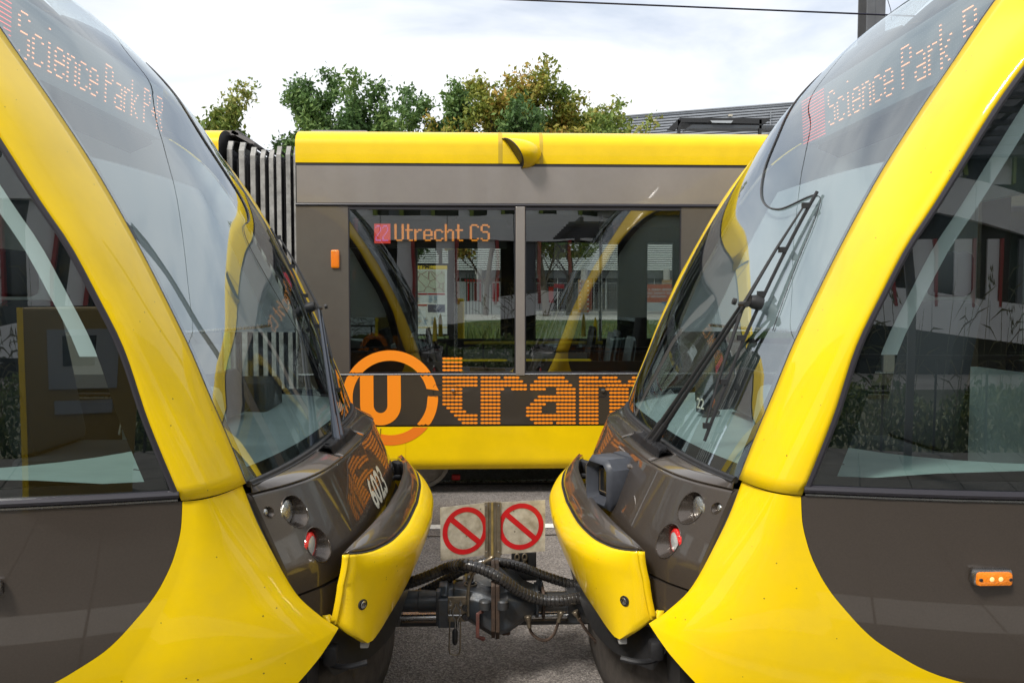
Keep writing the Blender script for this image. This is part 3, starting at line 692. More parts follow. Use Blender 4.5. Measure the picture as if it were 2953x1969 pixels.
    # fleet number
    if s < 0:
        v_, f_ = text_mesh('6023', 0.165, 0.004)
        b = MB(); b.add([T(mp(-0.05 + x * 1.13, 0.835 + y) - 0.0015, -0.05 + x * 1.13, 0.835 + y) for x, y, _ in v_], f_); o = b.build('fleet_number', cream, mask, None, recalc=False)
        o['label'] = 'cream fleet number 6023'
    # ---- bumper shell
    def bp(v, k, c=None):
        av = min(abs(v), 0.845); return Vector((stn(av, k, 0), stn(av, k, 1)))
    vb = lin(-0.845, 0.845, 61)
    rowsY = []; prof = []
    for v in vb:
        K, C, D = bp(v, 2), bp(v, 3), bp(v, 4); r = []
        M1 = Vector((C.x * 0.72 + K.x * 0.28 - 0.012, K.y * 0.55 + C.y * 0.45 + 0.006))
        for t in lin(0, 1, 8):
            q = K * (1 - t) ** 2 + M1 * 2 * t * (1 - t) + C * t * t; r.append(q)
        M2 = Vector((C.x + 0.004, C.y - 0.045))
        for t in lin(0, 1, 12)[1:]:
            q = C * (1 - t) ** 2 + M2 * 2 * t * (1 - t) + D * t * t; r.append(q)
        r.append(D + Vector((0.018, 0.002)))
        r.append(D + Vector((0.026, 0.03)))
        rowsY.append([T(q.x, v, q.y) for q in r])
    b = MB(); b.grid(rowsY)
    # end flanges
    for e in (0, -1):
        sgv = -1 if e == 0 else 1
        b.grid([rowsY[e], [tuple(Vector(p) + Vector((s * 0.004, sgv * 0.006, 0))) for p in rowsY[e]], [tuple(Vector(p) + Vector((s * 0.022, sgv * 0.008, 0))) for p in rowsY[e]]])
    bum = b.build('bumper_cover', yellow, tram, 50, solid=0.006)
    b = MB(); rows = []
    for v in vb:
        R, K = bp(v, 1), bp(v, 2); r = []
        K2 = K + Vector((0.004, 0.002)); Mx = (R + K2) / 2 + Vector((-0.010, 0.012))
        r = [R + Vector((0.020, -0.03)), R + Vector((0.012, -0.002))] + [R * (1 - t) ** 2 + Mx * 2 * t * (1 - t) + K2 * t * t for t in lin(0, 1, 7)]
        rows.append([T(q.x, v * 0.992, q.y) for q in r])
    b.grid(rows); b.build('bumper_top_strip', brown, bum, 60, solid=0.004)
    b = MB(); b.tube([T(bp(v, 2).x - 0.0, v, bp(v, 2).y + 0.001) for v in vb], 0.004, 6); b.build('bumper_seam', rubber, bum)
    for sg in (-1, 1):
        vb_ = sg * 0.80; zc = 0.655
        Cc, Dd = bp(vb_, 3), bp(vb_, 4); uu = Cc.x + (Dd.x - Cc.x) * 0.5 - 0.0
        nrm = Vector((-s * 0.75, sg * 0.66, 0)).normalized(); c0_ = Vector(T(uu - 0.002, vb_, zc))
        b = MB(); b.lathe([(0.0185, -0.004), (0.0185, 0.0015), (0.014, 0.0025), (0.013, -0.003), (0, -0.003)], c0_, nrm, 20); bo = b.build('bumper_bolt', rubber, bum)
        b = MB(); b.lathe([(0.0125, -0.002), (0.0125, 0.004), (0.0085, 0.0055), (0.0072, 0.001), (0.0, 0.001)], c0_, nrm, 18); b.build('bolt_head', steel, bo)
        b = MB(); b.lathe([(0.0045, 0.0), (0.004, 0.004), (0, 0.004)], c0_, nrm, 8); b.build('bolt_pin', brass, bo)
    b = MB()   # rounded block pad end and hinge pin at the far end
    b.box(T(0.50, 0.70, 0.80), (0.05, 0.10, 0.10), Matrix.Rotation(0.5, 3, 'Z'), 0, 0.02); b.build('bumper_pad', rubber, bum); b = MB(); b.lathe([(0.014, 0), (0.014, 0.06), (0.01, 0.065), (0, 0.065)], T(0.52, 0.52, 0.80), (-s, -0.3, 0.1), 12); b.build('hinge_pin', rubber, bum)
    # small tow bracket under the bumper tip
    for sg in (-1, 1):
        b = MB(); b.box(T(0.455, sg * 0.76, 0.507), (0.03, 0.035, 0.035), None, 0, 0.004); b.build('bumper_bracket', concr, bum)
    # curved deflector apron, with notches
    b = MB(); rows = []
    def ap_u(v): return 0.475 + 0.30 * (abs(v) / 0.95) ** 2.4
    def ap_z(v):
        a = abs(v)
        if a > 0.62: return 0.43 + 0.02 * (a - 0.62)
        if a > 0.54: return 0.43 - (0.62 - a) / 0.08 * 0.13
        if a > 0.46: return 0.30 + (0.54 - a) / 0.08 * 0.10
        return 0.40
    vs_ = lin(-0.95, 0.95, 153)
    for q in lin(0, 1, 5): rows.append([T(ap_u(v) - 0.01 * math.sin(q * 3.14), v, 0.09 + (ap_z(v) - 0.09) * q) for v in vs_])
    b.grid(rows); b.build('deflector_apron', MATS.get('apron_rubber') or mat('apron_rubber', (0.065, 0.056, 0.048), 0.55, noise=(18, 0.45, (0.035, 0.03, 0.027)), bump=(25, 0.15)), tram, 60, solid=0.035)
    b = MB(); b.lathe([(0.013, -0.0), (0.013, 0.008), (0, 0.009)], T(0.66, -1.0, 0.44), (-s * .5, -1, 0), 14); b.build('apron_rivet', steel, tram)
    b = MB(); b.box2(T(0.62, -0.93, 0.12), T(0.95, 0.93, 0.60)); b.build('underframe', blackp, tram, None)
    b = MB(); b.tube(catmull([T(0.62, -0.80, 0.50), T(0.56, -0.82, 0.455), T(0.50, -0.84, 0.455), T(0.44, -0.82, 0.46)], 5), 0.010, 8); b.box(T(0.565, -0.81, 0.485), (0.05, 0.05, 0.07), None, 0, 0.012); b.build('rescue_shackle', rubber, tram)
    # running gear
    b = MB()
    for uc in (2.6, 4.4):
        for sg in (-1, 1): b.lathe([(0.0, 0.05), (0.29, 0.05), (0.30, 0.0), (0.0, 0.0)], T(uc, sg * 0.72, 0.30), (0, 1, 0), 28)
    b.box2(T(2.3, -0.6, 0.2), T(4.7, 0.6, 0.45)); b.build('bogie', rusty, tram)
    # ---- wiper
    wp = {}
    if s < 0: base, piv, tip, tail = (-0.22, 1.09), (0.50, 1.665), (0.70, 2.08), (0.30, 1.22)
    else: base, piv, tip, tail = (-0.23, 1.085), (-0.70, 1.69), (-0.70, 2.09), (-0.71, 1.20)
    def w3(p, off): return Vector(T(wind(p[1], p[0], off), p[0], p[1]))
    bs3 = w3(base, 0.07) + Vector((0, 0, -0.03)); pv3 = w3(piv, 0.075)
    wr = (tram)
    arm_m = MATS.get('wiper_arm_grey') or mat('wiper_arm_grey', (0.06, 0.068, 0.085), 0.3, 0.6, 0.3)
    am = arm_m if s < 0 else rubber
    dv = Vector((0, 0.028, 0))
    b = MB()
    for sg in (-1, 1):
        p0 = bs3 + dv * sg * 1.4; p1 = pv3 + dv * sg * 0.8
        b.tube([p0, p0 + (p1 - p0) * 0.5, p1], [0.013, 0.0078, 0.006], 8)
        b.tube([p0 - (p1 - p0) * 0.02, p0 + (p1 - p0) * 0.24], [0.022, 0.013], 8)
    arm = b.build('wiper_arm', am, tram)
    b = MB(); b.lathe([(0.0, 0.0), (0.024, 0.0), (0.026, 0.03), (0.02, 0.045), (0, 0.045)], pv3 - Vector((-s * 0.045, 0, 0)) + Vector((s * 0.02, 0, 0)), (-s, 0, 0.3), 16)
    b.tube([pv3 + dv * 1.2, pv3 - dv * 1.2], 0.011, 8)
    b.lathe([(0.012, 0), (0.012, 0.012), (0, 0.014)], pv3 + Vector((-s * .028, 0, .008)), (-s, 0, 0.3), 12); b.build('wiper_pivot', rubber, arm)
    n = 18; bl = [w3((tip[0] + (tail[0] - tip[0]) * t + 0.02 * math.sin(t * 3.14) * (1 if s < 0 else 0.3), tip[1] + (tail[1] - tip[1]) * t), 0.016) for t in lin(0, 1, n)]
    b = MB(); b.tube(bl, 0.0065, 6)
    bld = b.build('wiper_blade', rubber, arm)
    b = MB()
    q1, q2 = bl[4], bl[13]; topb = pv3 + Vector((0, 0, 0.0))
    for q, q0 in ((q1, bl[1]), (q2, bl[16])):
        off = Vector((-s * 0.03, 0, 0.012)); b.tube([topb, q + off, q0 + off * 0.5], [0.0075, 0.0055, 0.0035], 8)
    for k in (1, 4, 7, 10, 13, 16): b.box(bl[k] + Vector((-s * 0.012, 0, 0.003)), (0.025, 0.014, 0.02))
    b.build('blade_carrier', rubber, arm)
    return tram

left_tram = build_tram(-1, 'yellow and brown coupled tram on the left, numbered 6023 on its nose')
right_tram = build_tram(1, 'yellow and brown coupled tram on the right with a grey camera housing on its nose')
# grey camera housing bolted on the right tram's nose
b = MB(); x0, x1, y0, y1, z0, z1 = 0.455, 0.60, 3.16, 3.36, 0.845, 1.055
sec = lambda x, i, r: [(x, y0 + i, z0 + i + r), (x, y0 + i + r * .6, z0 + i), (x, y1 - i - r * .6, z0 + i), (x, y1 - i, z0 + i + r), (x, y1 - i, z1 - i - r), (x, y1 - i - r, z1 - i), (x, y0 + i + r, z1 - i), (x, y0 + i, z1 - i - r)]
b.grid([sec(x0 + .05, .04, .02), sec(x0 + .05, .038, .02), sec(x0, .022, .025), sec(x0 + .004, .012, .035), sec(x0 + .02, 0, .04), sec(x1 - .035, 0, .04), sec(x1 - .03, .006, .04), sec(x1 - .022, .006, .04), sec(x1 - .018, -.002, .04), sec(x1 + .02, -.004, .04)], 0, True)
hgrey = mat('housing_grey_plastic', (0.052, 0.057, 0.07), 0.38, noise=(20, 0.2), bump=(90, 0.04))
RH = Matrix.Rotation(rad(24), 3, 'Z'); cH = Vector(((x0 + x1) / 2, (y0 + y1) / 2, 0))
def rotH(bb): bb.v = [tuple(RH @ (Vector(p) - cH) + cH) for p in bb.v]; return bb
hs = rotH(b).build('camera_housing', hgrey, right_tram, 40)
b = MB(); b.box2((x0 + .045, y0 + .05, z0 + .05), (x0 + .065, y1 - .05, z1 - .05)); rotH(b).build('housing_window', frit, hs, None)
b = MB(); b.tube([(x0 + .046, y0 + .06, z0 + .06), (x0 + .046, y1 - .06, z0 + .06), (x0 + .046, y1 - .06, z1 - .06), (x0 + .046, y0 + .06, z1 - .06), (x0 + .046, y0 + .06, z0 + .06)], 0.004, 6, cap=False); rotH(b).build('window_rim', brass, hs)
b = MB(); b.box2((x1 - .02, y0 + .02, z0 - 0.03), (x1 + .09, y1 - .02, z1 - 0.02)); b.build('housing_foot', brown, hs, None, bev=0.01)

# ================================================================ coupler between the trams
def c(px, py, Y=3.5): return at(px, py, Y)
cp = thing('tram_coupler', 'blue black steel coupler joining the two trams, with a latch, red handle and earth cables', 'coupler', (0.04, 3.5, 0.15))
b = MB()
YC = 3.52; zc = 0.35
b.tube([(-0.72, YC, zc), (-0.205, YC, zc)], 0.047, 24); b.tube([(-0.56, YC, zc), (-0.50, YC, zc)], 0.052, 24); b.box2((-0.75, YC - .09, 0.27), (-0.375, YC + .09, 0.40)); b.tube([(-0.30, YC, zc), (-0.20, YC, zc)], 0.050, 24)
b.build('drawbar', darksteel, cp, bev=0.004)
b = MB(); b.tube([(0.19, YC, zc - .01), (0.72, YC, zc - .01)], 0.044, 24); b.tube([(0.235, YC, zc - .01), (0.238, YC, zc - .01)], 0.0455, 24); b.box2((0.37, YC - .08, 0.27), (0.75, YC + .08, 0.40)); b.build('drawbar', darksteel, cp, bev=0.004)
for xa, xb in ((-0.62, -0.21), (0.20, 0.75)):
    b = MB(); b.tube([(xa, YC - .02, 0.282), (xb, YC - .02, 0.282)], 0.014, 14); b.build('guide_rod', steel, cp)
    b = MB(); b.box2((xa - .1, YC - .03, 0.245), (xb, YC + .03, 0.262)); b.build('guide_rail', blackp, cp)
# left head: a stepped casting widening towards the joint
def sect(x, hy, z0, z1, ch=0.03): return [(x, YC - hy, z0 + ch), (x, YC - hy + ch, z0), (x, YC + hy - ch, z0), (x, YC + hy, z0 + ch), (x, YC + hy, z1 - ch), (x, YC + hy - ch, z1), (x, YC - hy + ch, z1), (x, YC - hy, z1 - ch)]
def loft(secs):
    b = MB(); b.grid(secs, 0, True); n = len(secs[0]); b.f.append(tuple(range(n))[::-1]); b.f.append(tuple(range((len(secs) - 1) * n, len(secs) * n))); b.m += [0, 0]; return b
b = loft([sect(-0.205, .085, .29, .435), sect(-0.17, .09, .29, .44), sect(-0.16, .085, .30, .425), sect(-0.14, .085, .30, .425), sect(-0.135, .10, .30, .43), sect(-0.08, .125, .298, .432), sect(-0.02, .155, .27, .43), sect(0.03, .165, .243, .415)])
b.build('coupler_head', darksteel, cp, 25, bev=0.004)
b = loft([[(-0.10, YC + .03, .42), (-0.10, YC + .12, .42), (-0.08, YC + .13, .44), (-0.08, YC + .02, .44)], [(0.0, YC - .02, .42), (0.0, YC + .16, .42), (0.0, YC + .13, .50), (0.0, YC + .02, .49)], [(0.035, YC - .03, .42), (0.035, YC + .16, .42), (0.035, YC + .13, .525), (0.035, YC + .02, .515)]]); b.build('head_rib', darksteel, cp, 25, bev=0.003)
b = loft([sect(0.055, .165, .243, .43), sect(0.10, .155, .25, .44), sect(0.20, .11, .30, .405), sect(0.235, .085, .31, .40)])
b.build('coupler_head', darksteel, cp, 25, bev=0.005)
b = loft([[(0.055, YC - .01, .42), (0.055, YC + .16, .42), (0.055, YC + .13, .525), (0.055, YC + .02, .515)], [(0.11, YC - .02, .42), (0.11, YC + .16, .42), (0.11, YC + .12, .47), (0.11, YC + .01, .46)], [(0.19, YC, .38), (0.19, YC + .1, .38), (0.19, YC + .09, .40), (0.19, YC + .01, .40)]]); b.build('head_rib', darksteel, cp, 25, bev=0.003)
for x in (0.036, 0.055):
    b = loft([sect(x - .0085, .185, .228 if x > .05 else .233, .53, .05), sect(x + .0085, .185, .228 if x > .05 else .233, .53, .05)]); b.build('face_plate', rusty, cp, 25, bev=0.002)
b = MB()
for x in (0.0, 0.078): b.lathe([(0.026, -0.02), (0.026, 0.012), (0.020, 0.018), (0, 0.018)], (x, YC - .175, 0.400), (0, 0, 1), 18)
b.build('locking_lug', darksteel, cp)
b = loft([sect(0.225, .09, .29, .41), sect(0.24, .09, .29, .41)]); b.build('end_flange', darksteel, cp, 25, bev=0.003)
b = loft([sect(0.255, .09, .285, .41), sect(0.268, .09, .285, .41)]); b.build('end_flange', rusty, cp, 25, bev=0.003)
b = MB(); b.box2((0.235, YC + .02, .38), (0.262, YC + .05, .44)); b.box2((0.252, YC + .0, .395), (0.262, YC + .10, .43)); b.build('clamp_block', darksteel, cp, None, bev=0.004)
# clamp collar on the left end, down to the hook hanger
b = MB(); b.box2((-0.215, YC - .10, .275), (-0.195, YC - .06, .43)); b.box2((-0.205, YC - .122, .275), (-0.115, YC - .10, .40)); b.build('mounting_bracket', darksteel, cp, None, bev=0.003)
# brass-grey latch plate with toggle latch and wire bail
FY = YC - .125
def q(px, py, dy=0.0): return at(px, py, FY + dy)
def plate(px0, py0, px1, py1, dy, t, name, m, bev=0.003):
    a, e = q(px0, py0, dy), q(px1, py1, dy); b = MB(); b.box2((a.x, FY + dy, e.z), (e.x, FY + dy + t, a.z)); return b.build(name, m, cp, None, bev=bev)
lp = plate(1291, 1720, 1344, 1792, 0, 0.006, 'latch_plate', brass); plate(1343, 1728, 1357, 1775, -0.002, 0.012, 'post_clip', brass)
b = MB()
for px in (1299, 1328): b.tube([q(px, 1731, -.016), q(px, 1742, -.016)], 0.004, 8); b.lathe([(0.0075, 0), (0.0075, .008), (0, .009)], q(px, 1740), (0, -1, 0), 6)
for px in (1298, 1327): b.tube([q(px, 1754, -.012), q(px, 1770, -.012)], 0.004, 8)
b.tube([q(1293, 1773, -.012), q(1331, 1773, -.012)], 0.005, 8)
for px in (1312, 1319): b.tube(catmull([q(px, 1738, -.018), q(px, 1747, -.02), q(px - (6 if px < 1315 else -6), 1760, -.02), q(px - (6 if px < 1315 else -6), 1776, -.02), q(px, 1788, -.02), q(px, 1812, -.02)], 5), 0.0032, 8)
b.build('toggle_latch', steel, cp)
b = MB(); b.tube([q(1313, 1812, -.02), q(1312, 1820, -.02), q(1312, 1850, -.02), q(1312, 1858, -.02)], [0.007, 0.013, 0.012, 0.006], 14); b.build('latch_grip', rubber, cp)
b = MB(); b.tube([q(1297, 1778, -.012), q(1295, 1870, -.014), q(1297, 1883, -.014), q(1305, 1887, -.014), q(1316, 1887, -.014), q(1324, 1883, -.014), q(1327, 1870, -.014), q(1328, 1778, -.012)], 0.0033, 8); b.build('wire_bail', brass, cp)
# red handle
b = MB(); b.tube([q(1396, 1760, -.02), q(1378, 1768, -.045), q(1377, 1835, -.045), q(1396, 1842, -.02)], 0.011, 4); b.build('red_handle', redh, cp, 20, bev=0.002)
b = MB(); b.lathe([(0.028, 0), (0.028, .006), (0.019, .007), (0.019, .018), (0.0145, .02), (0.0145, .04), (0.011, .043), (0, .043)], (-0.065, YC - .03, 0.430), (0, 0, 1), 20); b.build('filler_cap', darksteel, cp)
b = MB(); b.lathe([(0.0295, 0.0), (0.0295, .008), (0.024, .009)], (-0.065, YC - .03, 0.431), (0, 0, 1), 20); b.build('brass_collar', brass, cp)
b = MB(); b.box2((-0.14, YC + .03, 0.4345), (-0.10, YC + .07, 0.4365)); b.build('rating_plate', alu, cp, None)
b = MB()
for z in (0.365, 0.325): b.lathe([(0.0, 0.001), (0.014, 0.001), (0.016, -0.004)], (-0.085, YC - .132, z), (0, -1, 0), 18)
b.build('drain_hole', frit, cp)
b = MB()
for x, z in ((0.085, .255), (0.10, .255)): b.tube([(x, YC - .10, z), (x, YC - .10, z - .022)], 0.012, 8)
b.build('bottom_bolt', rusty, cp)
# electric junction at the back with chain links
b = MB(); b.box2((0.125, YC + .10, .40), (0.24, YC + .16, .535)); b.build('rear_bracket', blackp, cp, None, bev=0.004)
for k, x in enumerate((0.150, 0.185)):
    b = MB()
    for z in (0.512, 0.475):
        b.tube([(x + .010 * math.cos(a), YC + .095, z + .017 * math.sin(a)) for a in lin(0, 6.283, 17)], 0.0038, 6, cap=False)
    b.lathe([(.006, 0), (.006, .01), (0, .011)], (x, YC + .095, .503), (0, -1, 0), 8); b.build('chain_link', brass, cp)
b = MB(); b.tube(catmull([c(1478, 1598, 3.7), c(1486, 1612, 3.7), c(1488, 1630, 3.7), c(1488, 1680, 3.68)], 5), 0.006, 8); b.build('rear_wire', rubber, cp)
# earth cables with lugs
def cable(pts, name='earth_cable', r=0.0068, Y=3.40):
    P = catmull([at(a, e, Y) for a, e in pts], 7)
    # twisted strands
    b = MB(); n = len(P)
    for k in range(3):
        W = []
        for i, p in enumerate(P):
            t = (P[min(i + 1, n - 1)] - P[max(i - 1, 0)]).normalized(); u = t.cross(Vector((0, 1, 0))).normalized(); a = i * 1.0 + k * 2.094
            W.append(p + (u * math.cos(a) + Vector((0, 1, 0)) * math.sin(a)) * r * 0.5)
        b.tube(W, r * 0.62, 6)
    cb = b.build(name, rusty, cp)
    return cb
def lug(a, e, tag_='cable_lug', Y=3.385):
    p, r_ = at(*a, Y), at(*e, Y); b = MB()
    b.tube([p, p + (r_ - p) * .4, p + (r_ - p) * .55, r_], [0.016, 0.013, 0.0095, 0.010], 10); b.lathe([(0.009, 0), (0.009, .012), (0.006, .014), (0, .014)], p + Vector((0, -.012, 0)), (0, -1, 0), 8); b.build(tag_, brass, cp)
cable([(1526, 1806), (1534, 1825), (1555, 1842), (1578, 1844), (1598, 1826), (1611, 1790)])
cable([(1670, 1783), (1690, 1815), (1720, 1850), (1750, 1868), (1775, 1876), (1796, 1880)], Y=3.36)
lug((1522, 1776), (1527, 1808)); lug((1617, 1763), (1611, 1792)); lug((1658, 1762), (1672, 1786))
# corrugated hoses
def hose(pts, Ys, label, r):
    P = catmull([at(a, e, Y) for (a, e), Y in zip(pts, Ys)], 40); L_ = [0]
    for i in range(1, len(P)): L_.append(L_[-1] + (P[i] - P[i - 1]).length)
    ln = L_[-1]; n = int(ln / 0.0015); Q = []; j = 0
    for i in range(n + 1):
        d = ln * i / n
        while j < len(L_) - 2 and L_[j + 1] < d: j += 1
        f = (d - L_[j]) / max(1e-6, L_[j + 1] - L_[j]); Q.append(P[j].lerp(P[j + 1], f))
    per = 12
    def rf(i):
        k = (i % per) / per
        return r * (0.93 + 0.10 * k) if k > 0.10 else r * 0.86
    b = MB(); b.tube(Q, r, 20, rf=rf); o = b.build('corrugated_hose', hosem, None, 50); tag(o, label, 'hose', 'black hoses between the trams'); return o
hose([(1120, 1700), (1195, 1675), (1240, 1658), (1290, 1637), (1340, 1628), (1390, 1640), (1440, 1665), (1500, 1705), (1560, 1727), (1620, 1731), (1680, 1722), (1740, 1715)], [3.42] * 4 + [3.36, 3.35, 3.35, 3.38, 3.4, 3.4, 3.42, 3.45], 'black ribbed hose in front, crossing lowest at the right of the coupler', 0.0250)
hose([(1110, 1745), (1170, 1725), (1215, 1708), (1270, 1680), (1330, 1645), (1390, 1622), (1440, 1620), (1500, 1633), (1570, 1660), (1640, 1682), (1700, 1695), (1740, 1700)], [3.55] * 12, 'black ribbed hose behind the other, arching highest under the red signs', 0.0225)
# ================================================================ folded pair of prohibition plates on a bent rod
sg_ = thing('warning_sign', 'pair of dirty metal plates with red prohibition circles on a bent rod over the coupler', 'sign', tuple(q(1350, 1775)))
SY = 3.36
xa, xb = at(1406, 1530, SY).x, at(1434, 1530, SY).x
zt, zb_ = 0.838, 0.612
def panel(hinge_x, dirx, ang, w):
    # returns local frame: origin at hinge, e1 along panel, e2 up, nrm towards the camera
    e1 = Vector((dirx * math.cos(ang), -math.sin(ang) * (1 if dirx < 0 else -1), 0)); return Vector((hinge_x, SY, zb_)), e1
for (hx, dx, ang, lab) in ((xa, -1, rad(21), 'left plate'), (xb, 1, rad(10), 'right plate')):
    w = 0.212; h_ = zt - zb_
    e1 = Vector((dx * math.cos(ang), (-1 if dx < 0 else 1) * math.sin(ang), 0)); nr = Vector((e1.y, -e1.x, 0)).normalized()
    if nr.y > 0: nr = -nr
    O = Vector((hx, SY, zb_))
    def PP(u, z, off=0.0): return O + e1 * u + Vector((0, 0, z)) + nr * off
    b = MB(); b.prism([PP(0, 0), PP(w, 0), PP(w, h_), PP(0, h_)], nr * 0.003); pl = b.build('plate', alu, sg_, None)
    cu, cz = w / 2 - 0.003, h_ / 2 + .003; R1, R2 = 0.1015, 0.080
    b = MB(); n = 64; b.grid([[PP(cu + r_ * math.cos(a), cz + r_ * math.sin(a), 0.0045) for r_ in (R1, R2)] for a in lin(0, 2 * math.pi, n + 1)])
    # bar from upper left to lower right as seen by the viewer
    sx = 1 if dx > 0 else -1; d1 = Vector((sx * math.cos(rad(42)), -math.sin(rad(42)))); d2 = Vector((-d1.y, d1.x)) * 0.0115; R = 0.0808
    b.add([PP(cu + sgn * d1.x * R + k * d2.x, cz + sgn * d1.y * R + k * d2.y, 0.0049) for sgn, k in ((-1, -1), (-1, 1), (1, 1), (1, -1))], [(0, 1, 2, 3)])
    b.build('prohibition_symbol', red, pl, None, recalc=True)
b = MB(); b.box2((xa - .014, SY - .008, zb_ - .012), (xa + .004, SY - .003, zt + .004)); b.box2((xb - .004, SY - .008, zb_ - .012), (xb + .014, SY - .003, zt + .004)); b.box2((xa + .004, SY - .003, zb_ - .012), (xb - .004, SY + .003, zt + .004)); b.build('centre_channel', brass, sg_, None, bev=0.0015)
b = MB(); b.box2(((xa + xb) / 2 - .006, SY - .0075, zb_ - .004), ((xa + xb) / 2 + .004, SY - .0035, zt)); b.build('channel_strip', mat('weathered_yellow_strip', (0.28, 0.2, 0.06), 0.6, noise=(25, 0.5)), sg_, None)
b = MB()
for x in (xa - .006, xb + .006):
    for z in (zb_ + .012, zt - .012, ): b.lathe([(0.0042, 0), (0.0036, .002), (0, .0028)], (x, SY - .008, z), (0, -1, 0), 8)
b.build('rivet', steel, sg_)
b = MB(); b.tube(catmull([Vector((xa / 2 + xb / 2, SY, zb_ - .010)), at(1418, 1608, 3.35), at(1395, 1622, 3.36), at(1368, 1648, 3.38), at(1354, 1680, FY), at(1350, 1715, FY), at(1350, 1775, FY - .004)], 7), 0.0075, 10); b.tube(catmull([at(1418, 1608, 3.35), at(1432, 1600, 3.4), at(1450, 1594, 3.5)], 5), .006, 8); b.build('bent_rod', brass, sg_)

# ================================================================ passing tram
PY = 6.8
pt = thing('tram', 'yellow tram running on the far track behind, with orange dotted lettering and bellows', 'tram', (0.5, 8.12, 0), 'yellow trams at the stop')
def X(px, py=870): return at(px, py, PY).x
XL = X(857); XR = 7.5
zR, zY, zG, zW, zS, zK, z0_ = 3.165, 2.862, 2.53, 2.487, 1.082, 0.635, 0.242
def side(b, xa, xb, z0, z1, mi=0, d=0.0, back=0.04): b.box2((xa, PY - d, z0), (xb, PY + back, z1), mi)
def roofprof(): # cantrail curve
    return [(PY, zY + .008)] + [(PY + 0.30 * (1 - math.cos(a)) * 0.9, zY + .16 + 0.155 * math.sin(a)) for a in lin(0, math.pi / 2, 10)] + [(PY + 2.35 - 0.3 * (1 - math.cos(a)) * .9, zY + .16 + .155 * math.sin(a)) for a in lin(math.pi / 2, 0, 10)] + [(PY + 2.62, zY)]
b = MB(); rp = roofprof(); cuts = [XL, X(1437, 420), X(1449, 420), X(1556, 420), X(1566, 420), XR]
for k in range(5):
    dd = 0.0 if k % 2 == 0 else -0.004
    b.grid([[(x, y + (dd * -1 if y < PY + 1 else 0), z) for y, z in rp] for x in (cuts[k], cuts[k + 1])])
b.build('roof_panel', yellow2, pt, 40)
sm = mat('seam_ochre', (0.50, 0.34, 0.01), 0.5)
for k in (1, 3):
    b = MB(); b.grid([[(x, y - .0015 if y < PY + .3 else y, z + .0015) for y, z in rp[:12]] for x in (cuts[k], cuts[k + 1])]); b.build('roof_seam', sm, pt, 40)
b = MB(); b.add([(XL, y, z) for y, z in rp], [tuple(range(len(rp)))]); b.build('roof_end', blackp, pt, None)
b = MB(); side(b, XL + .01, XR, zG + .004, zY - .018, 0, .004); b.build('upper_band', brown2, pt, None)
b = MB(); side(b, XL, XR, zY - .020, zY + .010, 0, -.006); side(b, XL, XR, zG - .03, zG, 0, -.002)
b.tube([(XL, PY - .002, zG - .012), (XR, PY - .002, zG - .012)], 0.014, 8); b.build('gutter', seal, pt, 40)
b = MB(); b.box2((X(878), PY + .32, zR - .012), (X(1048), PY + .9, zR + .045)); b.build('roof_hatch', mat('roof_grey', (0.16, 0.15, 0.15), 0.5), pt, None, bev=.01)
# roof equipment at right: raised black frames
b = MB()
b.box2((X(2000), PY + .9, 3.2), (XR, PY + 1.9, 3.30)); b.box2((1.9, PY + 1.9, 3.18), (XR, PY + 2.0, 3.34)); b.build('roof_equipment', blackp, pt, None, bev=.01)
# windows and posts
posts = [(X(857), X(1006)), (X(1487), X(1514)), (X(1962), X(1962) + .30)]
b = MB(); side(b, *posts[0], zS - .02, zW + .02, 0, .002); p0 = b.build('window_post', brownp, pt, None)
b = MB(); b.box2((X(1487), PY - .012, zS - .02), (X(1514), PY + .04, zW + .02)); b.build('window_post', brown2, pt, None, bev=.006)
b = MB(); side(b, *posts[2], zS - .02, zW + .02, 0, .002); b.build('window_post', brownp, pt, None)
more = [(posts[2][1], posts[2][1] + 1.5), (posts[2][1] + 1.6, XR)]
for xa_, xb_ in [(X(1006), X(1487)), (X(1514), X(1962))] + more:
    f = MB(); f.grid([[(x, PY + .012, z) for x in lin(xa_, xb_, 9)] for z in lin(zS, zW, 5)]); w = f.build('passenger_window', pglass, pt, 60)
    f = MB(); 
    for a_, b_, c_, d_ in ((xa_, xb_, zS - .004, zS + .008), (xa_, xa_ + .008, zS, zW), (xb_ - .008, xb_, zS, zW), (xa_, xb_, zW - .008, zW + .012)): f.box2((a_, PY - .003, c_), (b_, PY + .022, d_))
    f.build('window_frame', seal, w, None)
b = MB(); b.box2((posts[2][1] + 1.5, PY - .002, zS), (posts[2][1] + 1.6, PY + .04, zW)); b.build('window_post', brown2, pt, None)
b = MB(); b.tube([(XL, PY - .004, zS - .008), (XR, PY - .004, zS - .008)], 0.006, 8); b.build('waist_rail', steel, pt)
b = MB(); side(b, XL, XR, zK, zS - .014, 0, .003); b.build('lower_band', brown3, pt, None)
b = MB(); side(b, XL, XR, zK - .014, zK, 0, -.01); side(b, XL, XL + .03, zK, zY - .02, 0, -.004); b.build('skirt_joint', blackp, pt, None)
for xa_, xb_ in ((XL, X(1085, 1300)), (X(1085, 1300) + .004, 3.2), (3.206, XR)):
    b = MB(); rows = []
    for z in lin(z0_, zK - .013, 12): 
        k = max(0, (0.33 - z) / .09); rows.append([(x, PY - .003 + .045 * k ** 2, z) for x in (xa_, xb_)])
    b.grid(rows); b.build('skirt_panel', yellow2, pt, 60)
b = MB(); b.tube([(xx, PY - .0045, zz_) for xx, zz_ in [(X(1093, 1280), .50), (X(1170, 1280), .50), (X(1170, 1280), .345), (X(1093, 1280), .345)]], 0.0016, 4)
b.tube([(X(1094), PY - .006, .61), (X(1090), PY - .006, .44)], 0.006, 4); b.build('skirt_flap_line', sm, pt)
